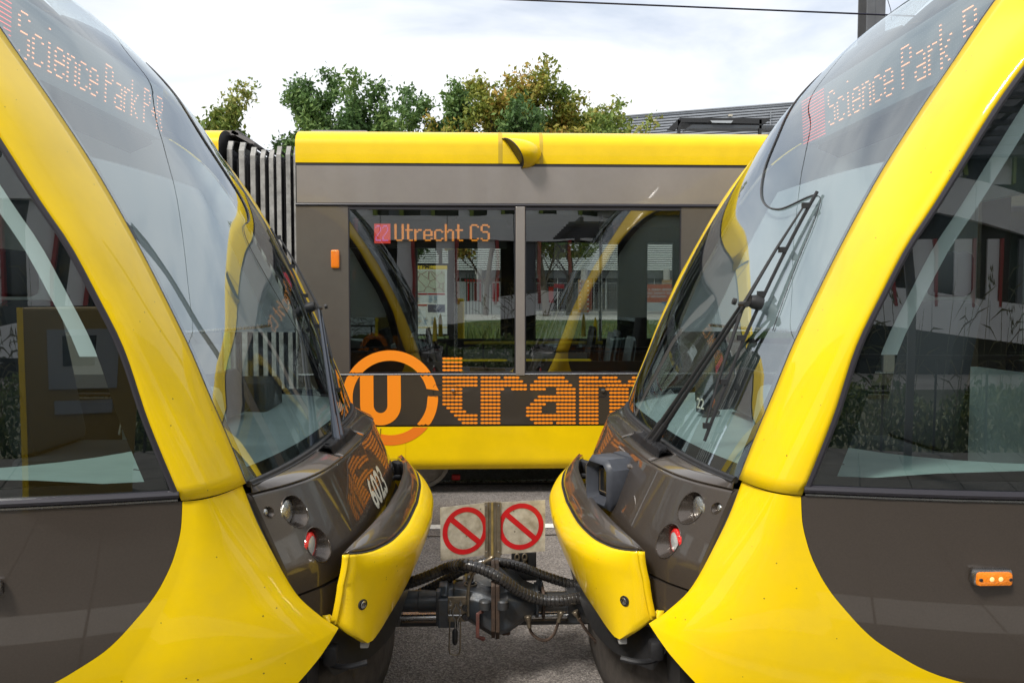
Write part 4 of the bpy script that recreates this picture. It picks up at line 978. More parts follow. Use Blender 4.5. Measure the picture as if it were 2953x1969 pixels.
# two recessed handles in the lower band
for px in (1283, 1715):
    a = at(px, 1125, PY); w_ = .085
    b = MB(); b.tube([(a.x - w_, PY - .004, a.z + .05), (a.x + w_ + .01, PY - .004, a.z + .05), (a.x + w_ + .02, PY - .004, a.z + .03), (a.x + w_ + .02, PY - .004, a.z - .03), (a.x + w_, PY - .004, a.z - .055), (a.x - w_, PY - .004, a.z - .055), (a.x - w_ - .015, PY - .004, a.z - .03), (a.x - w_ - .015, PY - .004, a.z + .03), (a.x - w_, PY - .004, a.z + .05)], 0.0028, 6, cap=False); hc = b.build('hatch_outline', blackp, pt)
    b = MB(); b.box2((a.x + .055, PY - .022, a.z - .012), (a.x + .085, PY - .002, a.z + .010)); b.build('latch', steel, hc, None, bev=.004)
# marker light on the left post
a = at(967, 747, PY); b = MB(); b.box((a.x, PY - .010, a.z), (.072, .03, .155), None, 0, .014); ml = b.build('marker_lamp', amber, pt)
b = MB(); [b.box2((a.x - .030, PY - .0275, a.z - .06 + k * .010), (a.x + .030, PY - .025, a.z - .056 + k * .010)) for k in range(13)]; b.build('lens_rib', orange, ml, None)
# camera pod on the roof panel
a = at(1500, 436, PY); b = MB(); rows = []
for t in lin(0, 1, 12):
    xx = a.x - .15 + .33 * t; sc = math.sqrt(max(0.0, 1 - ((t - .15) / .86) ** 2)) if t > .15 else 1.0
    xo = lambda z: -(.0) 
    r = []
    for k in range(19):
        th = math.pi * (k / 18) - math.pi / 2; zz_ = a.z - .02 + .125 * sc * math.sin(th); sh = (a.z + .10 - zz_) * .62 * (1 - t); r.append((xx + sh + .06 * math.cos(th) * (1 - t), PY + .02 - .20 * sc * math.cos(th), zz_))
    rows.append(r)
b.grid(rows); pod = b.build('camera_pod', yellow2, pt, 60)
b = MB(); b.add([tuple(Vector(p) + Vector((.012, .006, 0))) for p in rows[0]], [tuple(range(19))]); b.build('pod_opening', blackp, pod, None)
b = MB(); b.lathe([(.035, 0), (.03, .01), (0, .014)], Vector(rows[0][9]) + Vector((.02, .075, -.01)), (-1, 0, -.3), 14); b.build('pod_lens', lens, pod)
b = MB(); b.tube(rows[0], .005, 6); b.build('pod_rim', rubber, pod)
for k in range(3):
    b = MB(); z = a.z + .02 - k * .035; b.box((a.x + .125, PY - .055, z), (.035, .05, .007), Matrix.Rotation(-.5, 3, 'Z')); b.build('pod_vent', sm, pod, None)
# interior
b = MB(); b.box2((XL, PY + .05, .30), (XR, PY + 2.6, .35)); b.build('saloon_floor', liner, pt, None)
b = MB(); b.box2((XL, PY + .05, 2.58), (XR, PY + 2.6, 2.64)); b.build('saloon_ceiling', linerg, pt, None)
FYs = PY + 2.62
def XF(px): return at(px, 870, FYs).x
ops = [(XF(1145), XF(1446)), (XF(1542), XF(1783)), (XF(1863), XF(1940)), (XF(2100), XF(2400))]
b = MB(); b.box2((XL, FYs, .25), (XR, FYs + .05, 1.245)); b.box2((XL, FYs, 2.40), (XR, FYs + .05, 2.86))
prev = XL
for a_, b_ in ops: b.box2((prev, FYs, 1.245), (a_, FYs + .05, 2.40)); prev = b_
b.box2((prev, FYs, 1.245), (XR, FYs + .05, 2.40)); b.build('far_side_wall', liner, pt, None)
for a_, b_ in ops:
    b = MB(); b.grid([[(x, FYs + .02, z) for x in (a_, b_)] for z in (1.245, 2.40)]); w = b.build('far_window', cglass, pt, None)
    b = MB(); b.box2((a_, FYs - .008, 1.235), (b_, FYs, 1.257)); b.box2((a_, FYs - .008, 1.24), (a_ + .012, FYs, 2.40)); b.box2((b_ - .012, FYs - .008, 1.24), (b_, FYs, 2.40)); b.build('window_frame', linerg, w, None)
# grab rails, yellow
yrail = mat('grab_rail_yellow', (0.85, 0.60, 0.01), 0.35)
for xa_, xb_ in ((X(1272), X(1465)), (X(1512), X(1716))):
    b = MB(); z = at(1400, 1041, PY + .25).z; b.tube(catmull([(xa_ - .02, PY + .5, z - .05), (xa_ + .02, PY + .3, z), (xa_ + .06, PY + .25, z), (xb_ - .06, PY + .25, z), (xb_ - .01, PY + .25, z - .01), (xb_ + .02, PY + .28, z - .05)], 6), .018, 12); b.build('grab_rail', yrail, pt)
b = MB(); b.box2((X(1010), PY + .20, zS + .0), (X(1960), PY + .24, zS + .085)); b.build('inner_sill', blackp, pt, None)
b = MB(); b.box2((X(1330), PY + .6, .9), (X(1485), PY + .64, 1.25)); b.box2((X(1514), PY + .6, .9), (X(1720), PY + .64, 1.22)); b.build('inner_screen', linerg, pt, None)
b = MB(); b.tube([(X(1330), PY + .85, 1.30), (X(1780), PY + .85, 1.30)], .016, 8); b.build('inner_rail', yrail, pt)
seatb = mat('seat_back_black', (0.03, 0.032, 0.036), 0.5); seatg = mat('seat_shell_grey', (0.28, 0.33, 0.38), 0.35, coat=.3)
def seat(px, py_top, Y, flip, shell):
    a = at(px, py_top, Y); k = 1 if not flip else -1
    b = MB(); ys = lin(-.2, .2, 7); prof_ = [(0, -.60), (.02, -.4), (.05, -.2), (.075, -.06), (.085, 0), (.105, .0), (.105, -.06), (.085, -.2), (.055, -.4), (.03, -.60)]
    b.grid([[(a.x + k * p[0], Y + y, a.z + p[1] - (.03 if abs(y) > .15 else 0)) for p in prof_] for y in ys]); s_ = b.build('seat_back', seatg if shell else seatb, pt, 60)
    b = MB(); b.box((a.x - k * .2, Y, a.z - .55), (.42, .40, .08), None, 0, .02); b.build('seat_cushion', seatb, s_)
    return a
for px, py, Y, fl, sh in ((1222, 960, PY + .55, True, True), (1262, 945, PY + 1.2, True, False), (1680, 940, PY + .7, False, False), (1735, 958, PY + .5, False, True), (1752, 952, PY + 1.1, False, True), (1790, 970, PY + .5, False, True)): seat(px, py, Y, fl, sh)
b = MB()
for px, py, Y in ((1254, 915, PY + .6), (1270, 905, PY + .9), (1683, 905, PY + .8), (1717, 915, PY + .6)):
    a = at(px, py, Y); b.tube([a, a - Vector((0, 0, .06)), a - Vector((0, 0, .22))], [.006, .018, .022], 10)
b.build('seat_grip', yrail, pt)
b = MB(); b.tube([(X(1296), PY + 1.5, .35), (X(1296), PY + 1.5, 2.58)], .018, 10); b.tube([(X(1795), PY + 1.3, .35), (X(1795), PY + 1.3, 2.58)], .018, 10); b.build('grab_pole', steel, pt)
b = MB(); b.box2((X(1075), PY + 1.9, .6), (X(1140), PY + 2.3, 2.5)); b.build('inner_panel', linerg, pt, None)
# destination display just inside the window
a, e = at(1074, 640, PY + .05), at(1428, 706, PY + .05)
b = MB(); b.box2((a.x - .3, PY + .06, e.z - .028), (e.x + .1, PY + .14, a.z + .02)); dsp = b.build('destination_display', MATS['black_plastic'], pt, None)
b = MB(); p0_, p1_ = at(1079, 645, PY + .055), at(1126, 702, PY + .055); n = 19
for k in range(n):
    z = p1_.z + (p0_.z - p1_.z) * k / n; b.box2((p0_.x, PY + .052, z), (p1_.x, PY + .058, z + (p0_.z - p1_.z) / n * .72))
lnp = b.build('line_number_panel', ledr, dsp, None)
cells, wid = led_cells('22'); b = MB(); pw_ = (p1_.x - p0_.x) / 14; ph_ = (p0_.z - p1_.z) / 12.5
for i, j in cells: b.box2((p0_.x + (i + 1.6) * pw_ - pw_ * .35, PY + .048, p0_.z - (j + 1.6) * ph_ - ph_ * .33), (p0_.x + (i + 1.6) * pw_ + pw_ * .35, PY + .051, p0_.z - (j + 1.6) * ph_ + ph_ * .33))
b.build('line_number', ledp, lnp, None)
cells, wid = led_cells('Utrecht CS'); q0, q1 = at(1138, 646, PY + .055), at(1412, 696, PY + .055); pw_ = (q1.x - q0.x) / wid; ph_ = (q0.z - q1.z) / 10
xo_ = 0
for ch in 'Utrecht CS':
    g = F7[ch]; b = MB()
    for j, row in enumerate(g):
        i = 0
        while i < len(row):
            if row[i] == '1':
                k = i
                while k + 1 < len(row) and row[k + 1] == '1': k += 1
                for sub in (0, 1):
                    zc_ = q0.z - (j + .27 + .5 * sub) * ph_; b.box2((q0.x + (xo_ + i) * pw_ - pw_ * .12, PY + .050, zc_ - ph_ * .15), (q0.x + (xo_ + k + 1) * pw_ + pw_ * .12, PY + .056, zc_ + ph_ * .15))
                i = k
            i += 1
    xo_ += len(g[0]) + 1
    if b.v: b.build('lit_letter', ledo2, dsp, None)
# ring logo and dotted lettering on the side
LOGO_Y = PY - .0060
def L5(cx, cy): return at(950 + cx / 2.352, 1000 + cy / 2.352, PY)
cc = L5(413, 346); Ro, Ri = 0.410, 0.321
def clip_ring(a0, a1, name, m, zlo, zhi, Yoff, xlo=-99, xhi=99):
    # arc of the ring between angles, trimmed to a height band so it changes tone on the yellow skirt
    b = MB(); n = 90
    prev = None
    for k in range(n + 1):
        a_ = a0 + (a1 - a0) * k / n; po = (cc.x + Ro * math.cos(a_), cc.z + Ro * math.sin(a_)); pi_ = (cc.x + Ri * math.cos(a_), cc.z + Ri * math.sin(a_))
        cur = [(pi_[0] + (po[0] - pi_[0]) * t, pi_[1] + (po[1] - pi_[1]) * t) for t in lin(0, 1, 9)]
        if prev:
            for t in range(8):
                qd = [prev[t], prev[t + 1], cur[t + 1], cur[t]]; mz = sum(p[1] for p in qd) / 4; mxx = sum(p[0] for p in qd) / 4
                if zlo <= mz <= zhi and xlo <= mxx <= xhi: b.add([(p[0], Yoff, min(max(p[1], zlo), zhi)) for p in qd], [(0, 1, 2, 3)])
        prev = cur
    return b
bA = clip_ring(rad(14), rad(360 + 12 - 10), 'logo_ring', orange, zK + .001, zS - .016, LOGO_Y)
# parts on the glass stand a little out from the pane
bA.build('logo_ring', orange, pt, None)
clip_ring(rad(20), rad(200), 'r', orange, zS + .006, 9, PY - .0040).build('logo_ring', orange, pt, None)
clip_ring(rad(180), rad(360), 'r', orange_d, -1, zK - .016, PY - .0055).build('logo_ring', orange_d, pt, None)
b = MB(); tipc = [(Ri - .0, 20), (Ro + .0, 18), (Ro + .03, 5), (Ri + .045, 12)]
b.add([(cc.x + r_ * math.cos(rad(t)), LOGO_Y - .0008, cc.z + r_ * math.sin(rad(t))) for r_, t in [(Ri, 14), (Ro, 14), (Ro + .012, 8.5)]], [(0, 1, 2)])
b.add([(cc.x + r_ * math.cos(rad(t)), LOGO_Y - .0008, cc.z + r_ * math.sin(rad(t))) for r_, t in [(Ri, 2), (Ri + .01, 3), (Ro, -6), (Ro, -14), (Ri, -14)]], [(0, 1, 2, 3, 4)]); b.build('logo_ring', orange, pt, None)
# letter U
b = MB(); ul, ur = L5(208, 300), L5(485, 300); wS = (L5(300, 0).x - L5(208, 0).x); top = zS - .016; botz = L5(0, 533).z
def Upts():
    xm = (ul.x + ur.x) / 2; Rr = (ur.x - ul.x) / 2; o_ = [(ul.x, top)]; i_ = [(ul.x + wS, top)]
    for k in range(21):
        a_ = math.pi + math.pi * k / 20; o_.append((xm + Rr * math.cos(a_), botz + Rr + Rr * math.sin(a_))); i_.append((xm + (Rr - wS) * math.cos(a_), botz + Rr + (Rr - wS * .92) * math.sin(a_)))
    o_.append((ur.x, top)); i_.append((ur.x - wS, top)); return o_, i_
o_, i_ = Upts(); b.grid([[(p[0], LOGO_Y, p[1]), (r_[0], LOGO_Y, r_[1])] for p, r_ in zip(o_, i_)]); b.build('letter', orange, pt, None)
ROWS = [79, 105, 131, 157, 208, 234, 260, 286, 311, 337, 362, 388, 413, 438, 464, 490, 515]
LET = {
 't': {79: [(766, 902)], 105: [(766, 902)], 131: [(766, 902)], 157: [(766, 902)], 182: [(766, 902)], 208: [(766, 1005)], 234: [(766, 1005)], 260: [(766, 1005)], 286: [(766, 902)], 311: [(766, 902)], 337: [(766, 902)], 362: [(766, 902)], 388: [(766, 902)], 413: [(793, 902)], 438: [(819, 928)], 464: [(845, 1005)], 490: [(871, 1005)], 515: [(897, 1005)]},
 'r': {208: [(1025, 1160), (1182, 1288)], 234: [(1025, 1313)], 260: [(1025, 1340)], 286: [(1025, 1185), (1232, 1340)], **{k: [(1025, 1160)] for k in (311, 337, 362, 388, 413, 438, 464, 490, 515)}},
 'a': {208: [(1413, 1595)], 234: [(1387, 1620)], 260: [(1360, 1646)], 286: [(1360, 1468), (1537, 1670)], 311: [(1537, 1670)], 337: [(1413, 1670)], 362: [(1387, 1670)], 388: [(1360, 1468), (1537, 1670)], 413: [(1333, 1441), (1537, 1670)], 438: [(1333, 1441), (1537, 1670)], 464: [(1333, 1670)], 490: [(1360, 1670)], 515: [(1387, 1515), (1537, 1670)]},
 'm': {208: [(1692, 1825), (1848, 1953), (2050, 2155)], 234: [(1692, 1978), (2024, 2180)], 260: [(1692, 2205)], 286: [(1692, 1825), (1872, 2030), (2078, 2235)], **{k: [(1692, 1825), (1897, 2030), (2102, 2235)] for k in (311, 337, 362, 388, 413, 438, 464, 490, 515)}}}
for ch, rows_ in LET.items():
    b = MB()
    for ry, segs in rows_.items():
        for xa_, xb_ in segs:
            n = max(2, round((xb_ - xa_) / 26.5)); st = (xb_ - xa_) / n
            for k in range(n):
                p = L5(xa_ + st * (k + .5), ry); r_ = 0.0104; rx = .0180
                yy = PY - .0055 if p.z < zS else PY - .0045
                if abs(p.z - (zS - .008)) < .012: continue
                yy -= .0004 * (k % 2)
                b.add([(p.x + rx * math.cos(a_) , yy, p.z + r_ * math.sin(a_)) for a_ in [2 * math.pi * i / 14 for i in range(14)]], [tuple(range(14))])
    b.build('letter', orange, pt, None)
# underframe, wheels
b = MB(); b.box2((XL, PY + .55, .30), (XR, PY + 2.3, .5)); 
for px in (1400, 1470, 1520, 1600, 1760): 
    x = X(px); b.box2((x - .03, PY + .55, .12), (x + .03, PY + .65, .3)); b.tube([(x + .09, PY + .6, .13), (x + .09, PY + .6, .3)], .02, 8)
b.build('underframe', rubber, pt, None, bev=.01)
wheel_c = at(1212, 1300, 7.10).x
for xx in (wheel_c, wheel_c + 1.8, 5.2):
    b = MB(); b.lathe([(0.0, -.01), (.16, -.01), (.19, .0), (.235, .0), (.24, -.02), (.275, -.02), (.275, .09), (0, .09)], (xx, 7.10, .29), (0, 1, 0), 40); b.build('wheel', MATS.get('wheel_steel') or mat('wheel_steel', (0.30, 0.28, 0.26), 0.5, .5, noise=(20, .3)), pt)
b = MB(); a = at(1315, 1375, 7.2); b.box((a.x, 7.2, a.z), (.08, .05, .05), None, 0, .01); b.build('red_cap', red, pt)
# bellows between the two cars
bel = mat('bellows_fabric', (0.03, 0.03, 0.034), 0.75, bump=(90, 0.3)); ribm = mat('bellows_rib_grey', (0.36, 0.355, 0.34), 0.6, noise=(14, .45))
for k, (px, wpx) in enumerate([(655, 22), (690, 24), (722, 22), (750, 20), (775, 20), (797, 20), (824, 20), (846, 18)]):
    x = X(px + 5) ; w = wpx / 335 * .62; zt_ = 3.03 + .06 * math.cos(k * .9) if k not in (3, 4) else 3.0
    zt_ = [3.09, 3.08, 3.04, 3.02, 3.02, 3.05, 3.05, 3.05][k]
    rows = []
    for dx, dy in ((-w / 2, 0.0), (-w / 2, -.028), (w / 2, -.028), (w / 2, 0.0)):
        r = [(x + dx, PY + .11 + dy, .35), (x + dx, PY + .11 + dy, zt_ - .10), (x + dx, PY + .16 + dy, zt_ - .02), (x + dx + .02, PY + .30, zt_ + .0), (x + dx + .02, PY + 2.3, zt_)]; rows.append(r)
    b = MB(); b.grid(rows); b.build('bellows_rib', ribm, pt, None)
b = MB(); n = 17; rows = []
for k in range(n):
    x = X(640) + (XL - X(640)) * k / (n - 1); dp = .10 if k % 2 else .20; zz_ = 3.03 - .06 * math.sin(math.pi * k / (n - 1))
    rows.append([(x, PY + dp, .35), (x, PY + dp, zz_ - .1), (x, PY + dp + .08, zz_ - (0 if k % 2 else .05)), (x, PY + 2.4, zz_)])
b.grid(rows); b.build('bellows', bel, pt, None)
XE = X(638)
b = MB(); b.grid([[(x, y, z + .0) for y, z in rp] for x in (-9.5, XE)]); b.add([(XE, y, z) for y, z in rp], [tuple(range(len(rp)))], 1); b.build('roof_panel', [yellow2, blackp], pt, 40)
b = MB(); b.box2((-9.5, PY + .3, zR - .01), (X(665), PY + .9, zR + .03)); b.box((X(678), PY + .6, zR - .03), (.22, .6, .03), Matrix.Rotation(.5, 3, 'Y')); b.build('roof_hatch', MATS['roof_grey'], pt, None)
b = MB(); side(b, -9.5, XE, zS, zY - .02, 0, .003); b.build('upper_band', brown2, pt, None)
b = MB(); side(b, -9.5, XE, zK, zS, 0, .003); b.build('lower_band', brown3, pt, None)
b = MB(); side(b, -9.5, XE, z0_, zK - .013, 0, .003); b.build('skirt_panel', yellow2, pt, None)
b = MB(); b.grid([[(x, PY - .006, z) for x in (a_, a_ + 1.6)] for z in (zS, zW) for a_ in (-6.0,)]); b.build('passenger_window', pglass, pt, None)
# ================================================================ beyond the far track
# trees
leafs = {}
def leafmat(name, c1, c2, c3):
    m = mat(name, c1, 0.6); t = m.node_tree; b = t.nodes['Principled BSDF']
    a = t.nodes.new('ShaderNodeAttribute'); a.attribute_name = 'tone'
    r = t.nodes.new('ShaderNodeValToRGB'); e = r.color_ramp.elements; e[0].color = (*c1, 1); e[1].color = (*c3, 1); e[0].position = .1; e[1].position = .95; q_ = e.new(.55); q_.color = (*c2, 1)
    t.links.new(a.outputs['Fac'], r.inputs[0]); t.links.new(r.outputs[0], b.inputs['Base Color'])
    tl = t.nodes.new('ShaderNodeBsdfTranslucent'); t.links.new(r.outputs[0], tl.inputs[0]); mx = t.nodes.new('ShaderNodeMixShader'); mx.inputs[0].default_value = .25
    o = [n for n in t.nodes if n.type == 'OUTPUT_MATERIAL'][0]; t.links.new(b.outputs[0], mx.inputs[1]); t.links.new(tl.outputs[0], mx.inputs[2]); t.links.new(mx.outputs[0], o.inputs[0]); return m
def leafcloud(name, pts, size, m, parent, tone=None):
    v = []; f = []; tn = []
    for p in pts:
        a = Vector((random.gauss(0, 1), random.gauss(0, 1), random.gauss(0, 1) )).normalized(); u = a.orthogonal().normalized(); w = a.cross(u); k = size * random.uniform(.55, 1.3); n = len(v)
        th = random.uniform(0, 6.28); u2 = u * math.cos(th) + w * math.sin(th); w2 = w * math.cos(th) - u * math.sin(th)
        v += [p - u2 * k, p + w2 * k * .5 + a * k * .15, p + u2 * k, p - w2 * k * .5 + a * k * .15]; f.append((n, n + 1, n + 2, n + 3)); tn.append(random.random() if tone is None else tone(p))
    o0 = ORG.get(parent.name, Vector((0, 0, 0))) if parent else Vector((0, 0, 0))
    me = bpy.data.meshes.new(name); me.from_pydata([tuple(p - o0) for p in v], [], f); me.materials.append(m)
    at_ = me.attributes.new('tone', 'FLOAT', 'FACE'); at_.data.foreach_set('value', tn)
    o = bpy.data.objects.new(name, me); COL.objects.link(o)
    if parent: o.parent = parent
    return o
bark = mat('oak_bark', (0.10, 0.08, 0.06), 0.9, noise=(6, .4), bump=(20, .6))
def tree(x, y, zg, h, spread, m, label, seed, trunk_r=.28, n=9000, crown0=.35, lean=0.0, sz=.155, wid=.75):
    rnd = random.Random(seed); t = thing('oak_tree', label, 'tree', (x, y, zg), 'trees behind the far tram')
    b = MB(); tips = []
    def branch(p, d, ln, r, lev):
        n_ = 5; q = p.copy(); P = [q.copy()]; dd = d.copy()
        for i in range(n_):
            dd = (dd + Vector((rnd.gauss(0, .13), rnd.gauss(0, .13), rnd.gauss(.05, .08)))).normalized(); q = q + dd * ln / n_; P.append(q.copy())
        b.tube(P, [r * (1 - .6 * i / n_) for i in range(n_ + 1)], 7 if lev < 2 else 5)
        if lev >= 2: tips.extend((P[k], lev) for k in range(2, n_ + 1))
        if lev >= 4: return
        for k in range(5 if lev else 9):
            i = rnd.randint(2, n_) if lev else rnd.randint(1, n_); az_ = rnd.uniform(0, 6.28); sp = rnd.uniform(.5, 1.05) if lev else rnd.uniform(.6, 1.2)
            side_ = Vector((math.cos(az_), math.sin(az_), 0)); nd = (dd * math.cos(sp) + side_ * math.sin(sp) + Vector((0, 0, .15))).normalized()
            branch(P[i], nd, ln * (rnd.uniform(.45, .68) if lev else rnd.uniform(.35, .62) * spread), r * .5 * (1 - .1 * i), lev + 1)
    branch(Vector((x, y, zg)), Vector((lean, 0, 1)), h * .78, trunk_r, 0)
    tz = sorted(p.z for p, _ in tips); kk = h / (tz[int(len(tz) * .997)] + .3 - zg); kx = kk * wid
    sc_ = lambda p: Vector((x + (p[0] - x) * kx, y + (p[1] - y) * kx, zg + (p[2] - zg) * kk))
    b.v = [tuple(sc_(p)) for p in b.v]; tips = [(sc_(p), l_) for p, l_ in tips]
    o = b.build('trunk', bark, t, 60)
    pts = []
    while len(pts) < n * 1.4:
        p, lv = rnd.choice(tips); pts.append(p + Vector((rnd.gauss(0, .2), rnd.gauss(0, .2), rnd.gauss(0, .17))))
    pts = [p for p in pts if p.z > zg + h * crown0 * .7]
    ph = rnd.random() * 6
    def tone(p): 
        c_ = .5 + .28 * math.sin(p.x * 1.3 + ph) * math.sin(p.z * 1.1 + ph) + rnd.gauss(0, .2); return min(1, max(0, c_))
    leafcloud('crown', pts, sz, m, t, tone); return t
lgreen = leafmat('leaves_green', (0.06, 0.125, 0.035), (0.11, 0.20, 0.05), (0.19, 0.28, 0.07))
lyell = leafmat('leaves_turning', (0.13, 0.19, 0.03), (0.28, 0.29, 0.04), (0.42, 0.26, 0.05))
lmid = leafmat('leaves_olive', (0.10, 0.17, 0.03), (0.20, 0.26, 0.045), (0.32, 0.30, 0.07))
def tp(px, Y): return at(px, 870, Y).x
def hz(py, Y): return at(1400, py, Y).z - .9
tree(tp(590, 44), 44, .9, hz(250, 44), .8, lmid, 'small yellow green tree at the left, above the bellows of the far tram', 3, n=9000, wid=.62)
tree(tp(1025, 46), 46, .9, hz(198, 46), 1.0, lgreen, 'tallest dark green tree, left of centre with a pointed top', 11, n=17000, wid=.72)
tree(tp(1190, 50), 50, .9, hz(268, 50), .75, lgreen, 'lower dark green tree between the pointed green tree and the narrow twin topped one', 15, n=10000, wid=.8)
tree(tp(1265, 48), 48, .9, hz(238, 48), .62, lgreen, 'narrow dark green tree with twin tops left of the turning oaks', 21, n=9000, wid=.62)
tree(tp(1400, 46), 46, .9, hz(228, 46), .85, lyell, 'yellowing oak behind the pod of the far tram, left of the widest one', 31, n=14000)
tree(tp(1520, 47), 47, .9, hz(226, 47), .85, lyell, 'tall yellowing oak in the middle of the turning oaks', 42, n=17000, wid=1.05)
tree(tp(1640, 46), 46, .9, hz(215, 46), 1.0, lmid, 'widest olive green oak, right of the turning oaks beside the ribbed roof', 54, n=19000, wid=1.0)
tree(tp(1577, 43), 43, .9, hz(300, 43), .5, lgreen, 'tree whose bare trunk shows through the far tram window', 61, trunk_r=.34, n=5000, crown0=.5)
# ribbed roof building
bt = thing('office_building', 'building with grey ribbed metal roof and louvred front beyond the far tram', 'building', (12, 66, .9))
ribbed = mat('ribbed_metal_roof', (0.34, 0.36, 0.39), .4, .5, noise=(.8, .15)); ribd = mat('ribbed_metal_shadow_gap', (0.09, 0.095, 0.11), .6)
RY = 70
def rr(px, py): return at(px, py, RY)
a0, a1 = rr(1760, 340), rr(2700, 266)
b = MB(); nR = 26
def top_z(x): return a0.z + (a1.z - a0.z) * (x - a0.x) / (a1.x - a0.x)
x0_, x1_ = a0.x - 1.2, a1.x + 12
b.add([(x0_, RY + .2, 9), (x1_, RY + .2, 9), (x1_, RY + .2, top_z(x1_)), (x0_, RY + .2, top_z(x0_))], [(0, 1, 2, 3)]); b.build('roof_backing', ribd, bt, None)
b = MB()
for k in range(34):
    dz = k * .235
    b.prism([(x0_, RY, top_z(x0_) - dz), (x1_, RY, top_z(x1_) - dz), (x1_, RY, top_z(x1_) - dz - .15), (x0_, RY, top_z(x0_) - dz - .15)], (0, .14, 0))
b.build('roof_cladding', ribbed, bt, None)
b = MB(); b.tube([(x0_, RY - .05, top_z(x0_) + .05), (x1_, RY - .05, top_z(x1_) + .05)], .07, 6); b.build('roof_edge', ribbed, bt)
for px, py in ((1886, 348), (2105, 334)):
    p = rr(px, py); b = MB(); b.box(p + Vector((0, -.12, 0)), (.36, .12, .16)); b.build('roof_light', alu, bt, None)
b = MB(); p = rr(2220, 345); b.tube([p + Vector((0, -.2, .6)), p + Vector((0, -.2, -1.2))], .05, 6); b.build('roof_pole', ribbed, bt)
# black canopy frame in front of it
cf = thing('roof_canopy', 'black flat canopy frame in front of the ribbed roof', 'canopy', (18, 58, .9)); CYY = 58
def cq(px, py): return at(px, py, CYY)
b = MB(); b.prism([cq(1960, 340), cq(2225, 341), cq(2205, 358), cq(1962, 352)], (0, 2.5, 0)); b.prism([cq(1925, 374), cq(1957, 343), cq(1963, 352), cq(1950, 374)], (0, .4, 0)); b.box2((cq(1955, 340).x, CYY, 9), (cq(1963, 340).x, CYY + .3, cq(1960, 345).z)); b.box2((cq(2190, 340).x, CYY, 2), (cq(2197, 340).x, CYY + .3, cq(2190, 345).z)); b.build('canopy_frame', blackp, cf, None)
b = MB(); b.prism([cq(2046, 350), cq(2112, 350), cq(2106, 357), cq(2052, 356)], (0, -.2, 0)); b.build('roof_window', lens, cf, None)
b = MB(); b.prism([cq(1975, 374), cq(1996, 360), cq(2250, 362), cq(2250, 371), cq(1990, 371)], (0, 1.0, 0)); b.build('pipework', darksteel, cf, None)
# facade seen through the far tram: louvres, dark glazing, columns, white wall
FY2 = 64
def f2(px, py): return at(px, py, FY2)
bf = bt
b = MB(); b.box2((-20, FY2 + 1.2, .9), (40, FY2 + 1.4, 9.2)); b.build('glazing', frit, bf, None)
louv = mat('louvre_white', (0.62, 0.66, 0.66), .5)
b = MB(); z1, z0b = f2(1600, 700).z, f2(1600, 776).z
for k in range(12): z = z0b + (z1 - z0b) * k / 12; b.box((9, FY2 + .4, z), (58, .12, (z1 - z0b) / 12 * .62), Matrix.Rotation(.0, 3, 'X'))
b.build('louvre_bank', louv, bf, None)
b = MB(); b.box2((-20, FY2 + .8, z0b - .7), (40, FY2 + 1.1, z0b - .1)); b.build('fascia', linerg, bf, None)
for px in (1686, 1925, 1380, 2150): p = f2(px, 800); b = MB(); b.tube([(p.x, FY2 + .3, .9), (p.x, FY2 + .3, z0b)], .28, 14); b.build('column', concr, bf)
random.seed(5)
b = MB()
for k in range(4): x = -8 + k * 7.8 + random.uniform(-.5, .5); b.box2((x, FY2 + 1.0, .9), (x + random.uniform(.3, 1.1), FY2 + 1.1, z0b - .7))
b.build('red_wall_panel', mat('brick_red_panel', (.30, .07, .04), .6), bf, None)
b = MB()
for k in range(60): b.box2((-20 + k, FY2 - .05 + 1.0, .9), (-20 + k + .04, FY2 + .98, z0b))
b.build('mullion', louv, bf, None)
# boxed column with striped tape
hb = thing('column_boxing', 'tan plywood boxing round a column with red and white striped tape', 'hoarding', tuple(at(1685, 895, 57)))
p0_, p1_ = at(1670, 807, 57), at(1698, 895, 57)
b = MB(); b.box2((p0_.x, 57, .9), (p1_.x, 57.6, p0_.z)); b.build('plywood_box', mat('plywood', (.45, .28, .12), .7, noise=(2, .25)), hb, None)
b = MB(); n = 14
for k in range(n):
    for xx, sl in ((p0_.x + .02, .12), (p1_.x - .12, -.12)):
        t = k / n; z = .95 + t * (p0_.z - .95); b.add([(xx + sl * t * 2.0 * 0, 56.985, z), (xx + .10, 56.985, z + .03), (xx + .10, 56.985, z + .13), (xx, 56.985, z + .10)], [(0, 1, 2, 3)], k % 2)
b.build('striped_tape', [red, louv], hb, None)
b = MB(); p = at(1928, 807, 57); b.box2((p.x - .35, 57, .9), (p.x + .4, 57.6, p.z)); o = b.build('plywood_box', MATS['plywood'], None, None); tag(o, 'tan plywood box round the column beside the orange banner', 'hoarding')
# construction fence with banner
fc = thing('site_fence', 'steel mesh construction fence standing across the path beyond the far tram', 'fence', tuple(at(1600, 897, 55)))
zf0, zf1 = .95, at(1600, 817, 55).z
b = MB(); xa_, xb_ = at(1100, 870, 55).x, at(2050, 870, 55).x
k = 0; x = xa_
while x < xb_:
    b.tube([(x, 55, zf0), (x, 55, zf1)], .022, 6); b.tube([(x + 3.4, 55, zf0), (x + 3.4, 55, zf1)], .022, 6); b.tube([(x, 55, zf1), (x + 3.4, 55, zf1)], .022, 6); b.tube([(x, 55, zf0 + .15), (x + 3.4, 55, zf0 + .15)], .022, 6)
    x += 3.5
b.build('fence_frame', steel, fc)
b = MB(); x = xa_
while x < xb_: b.box2((x, 54.997, zf0), (x + .012, 55.003, zf1)); x += .16
for k in range(10): z = zf0 + (zf1 - zf0) * k / 10; b.box2((xa_, 54.996, z), (xb_, 55.0, z + .012))
b.build('fence_mesh', steel, fc, None)
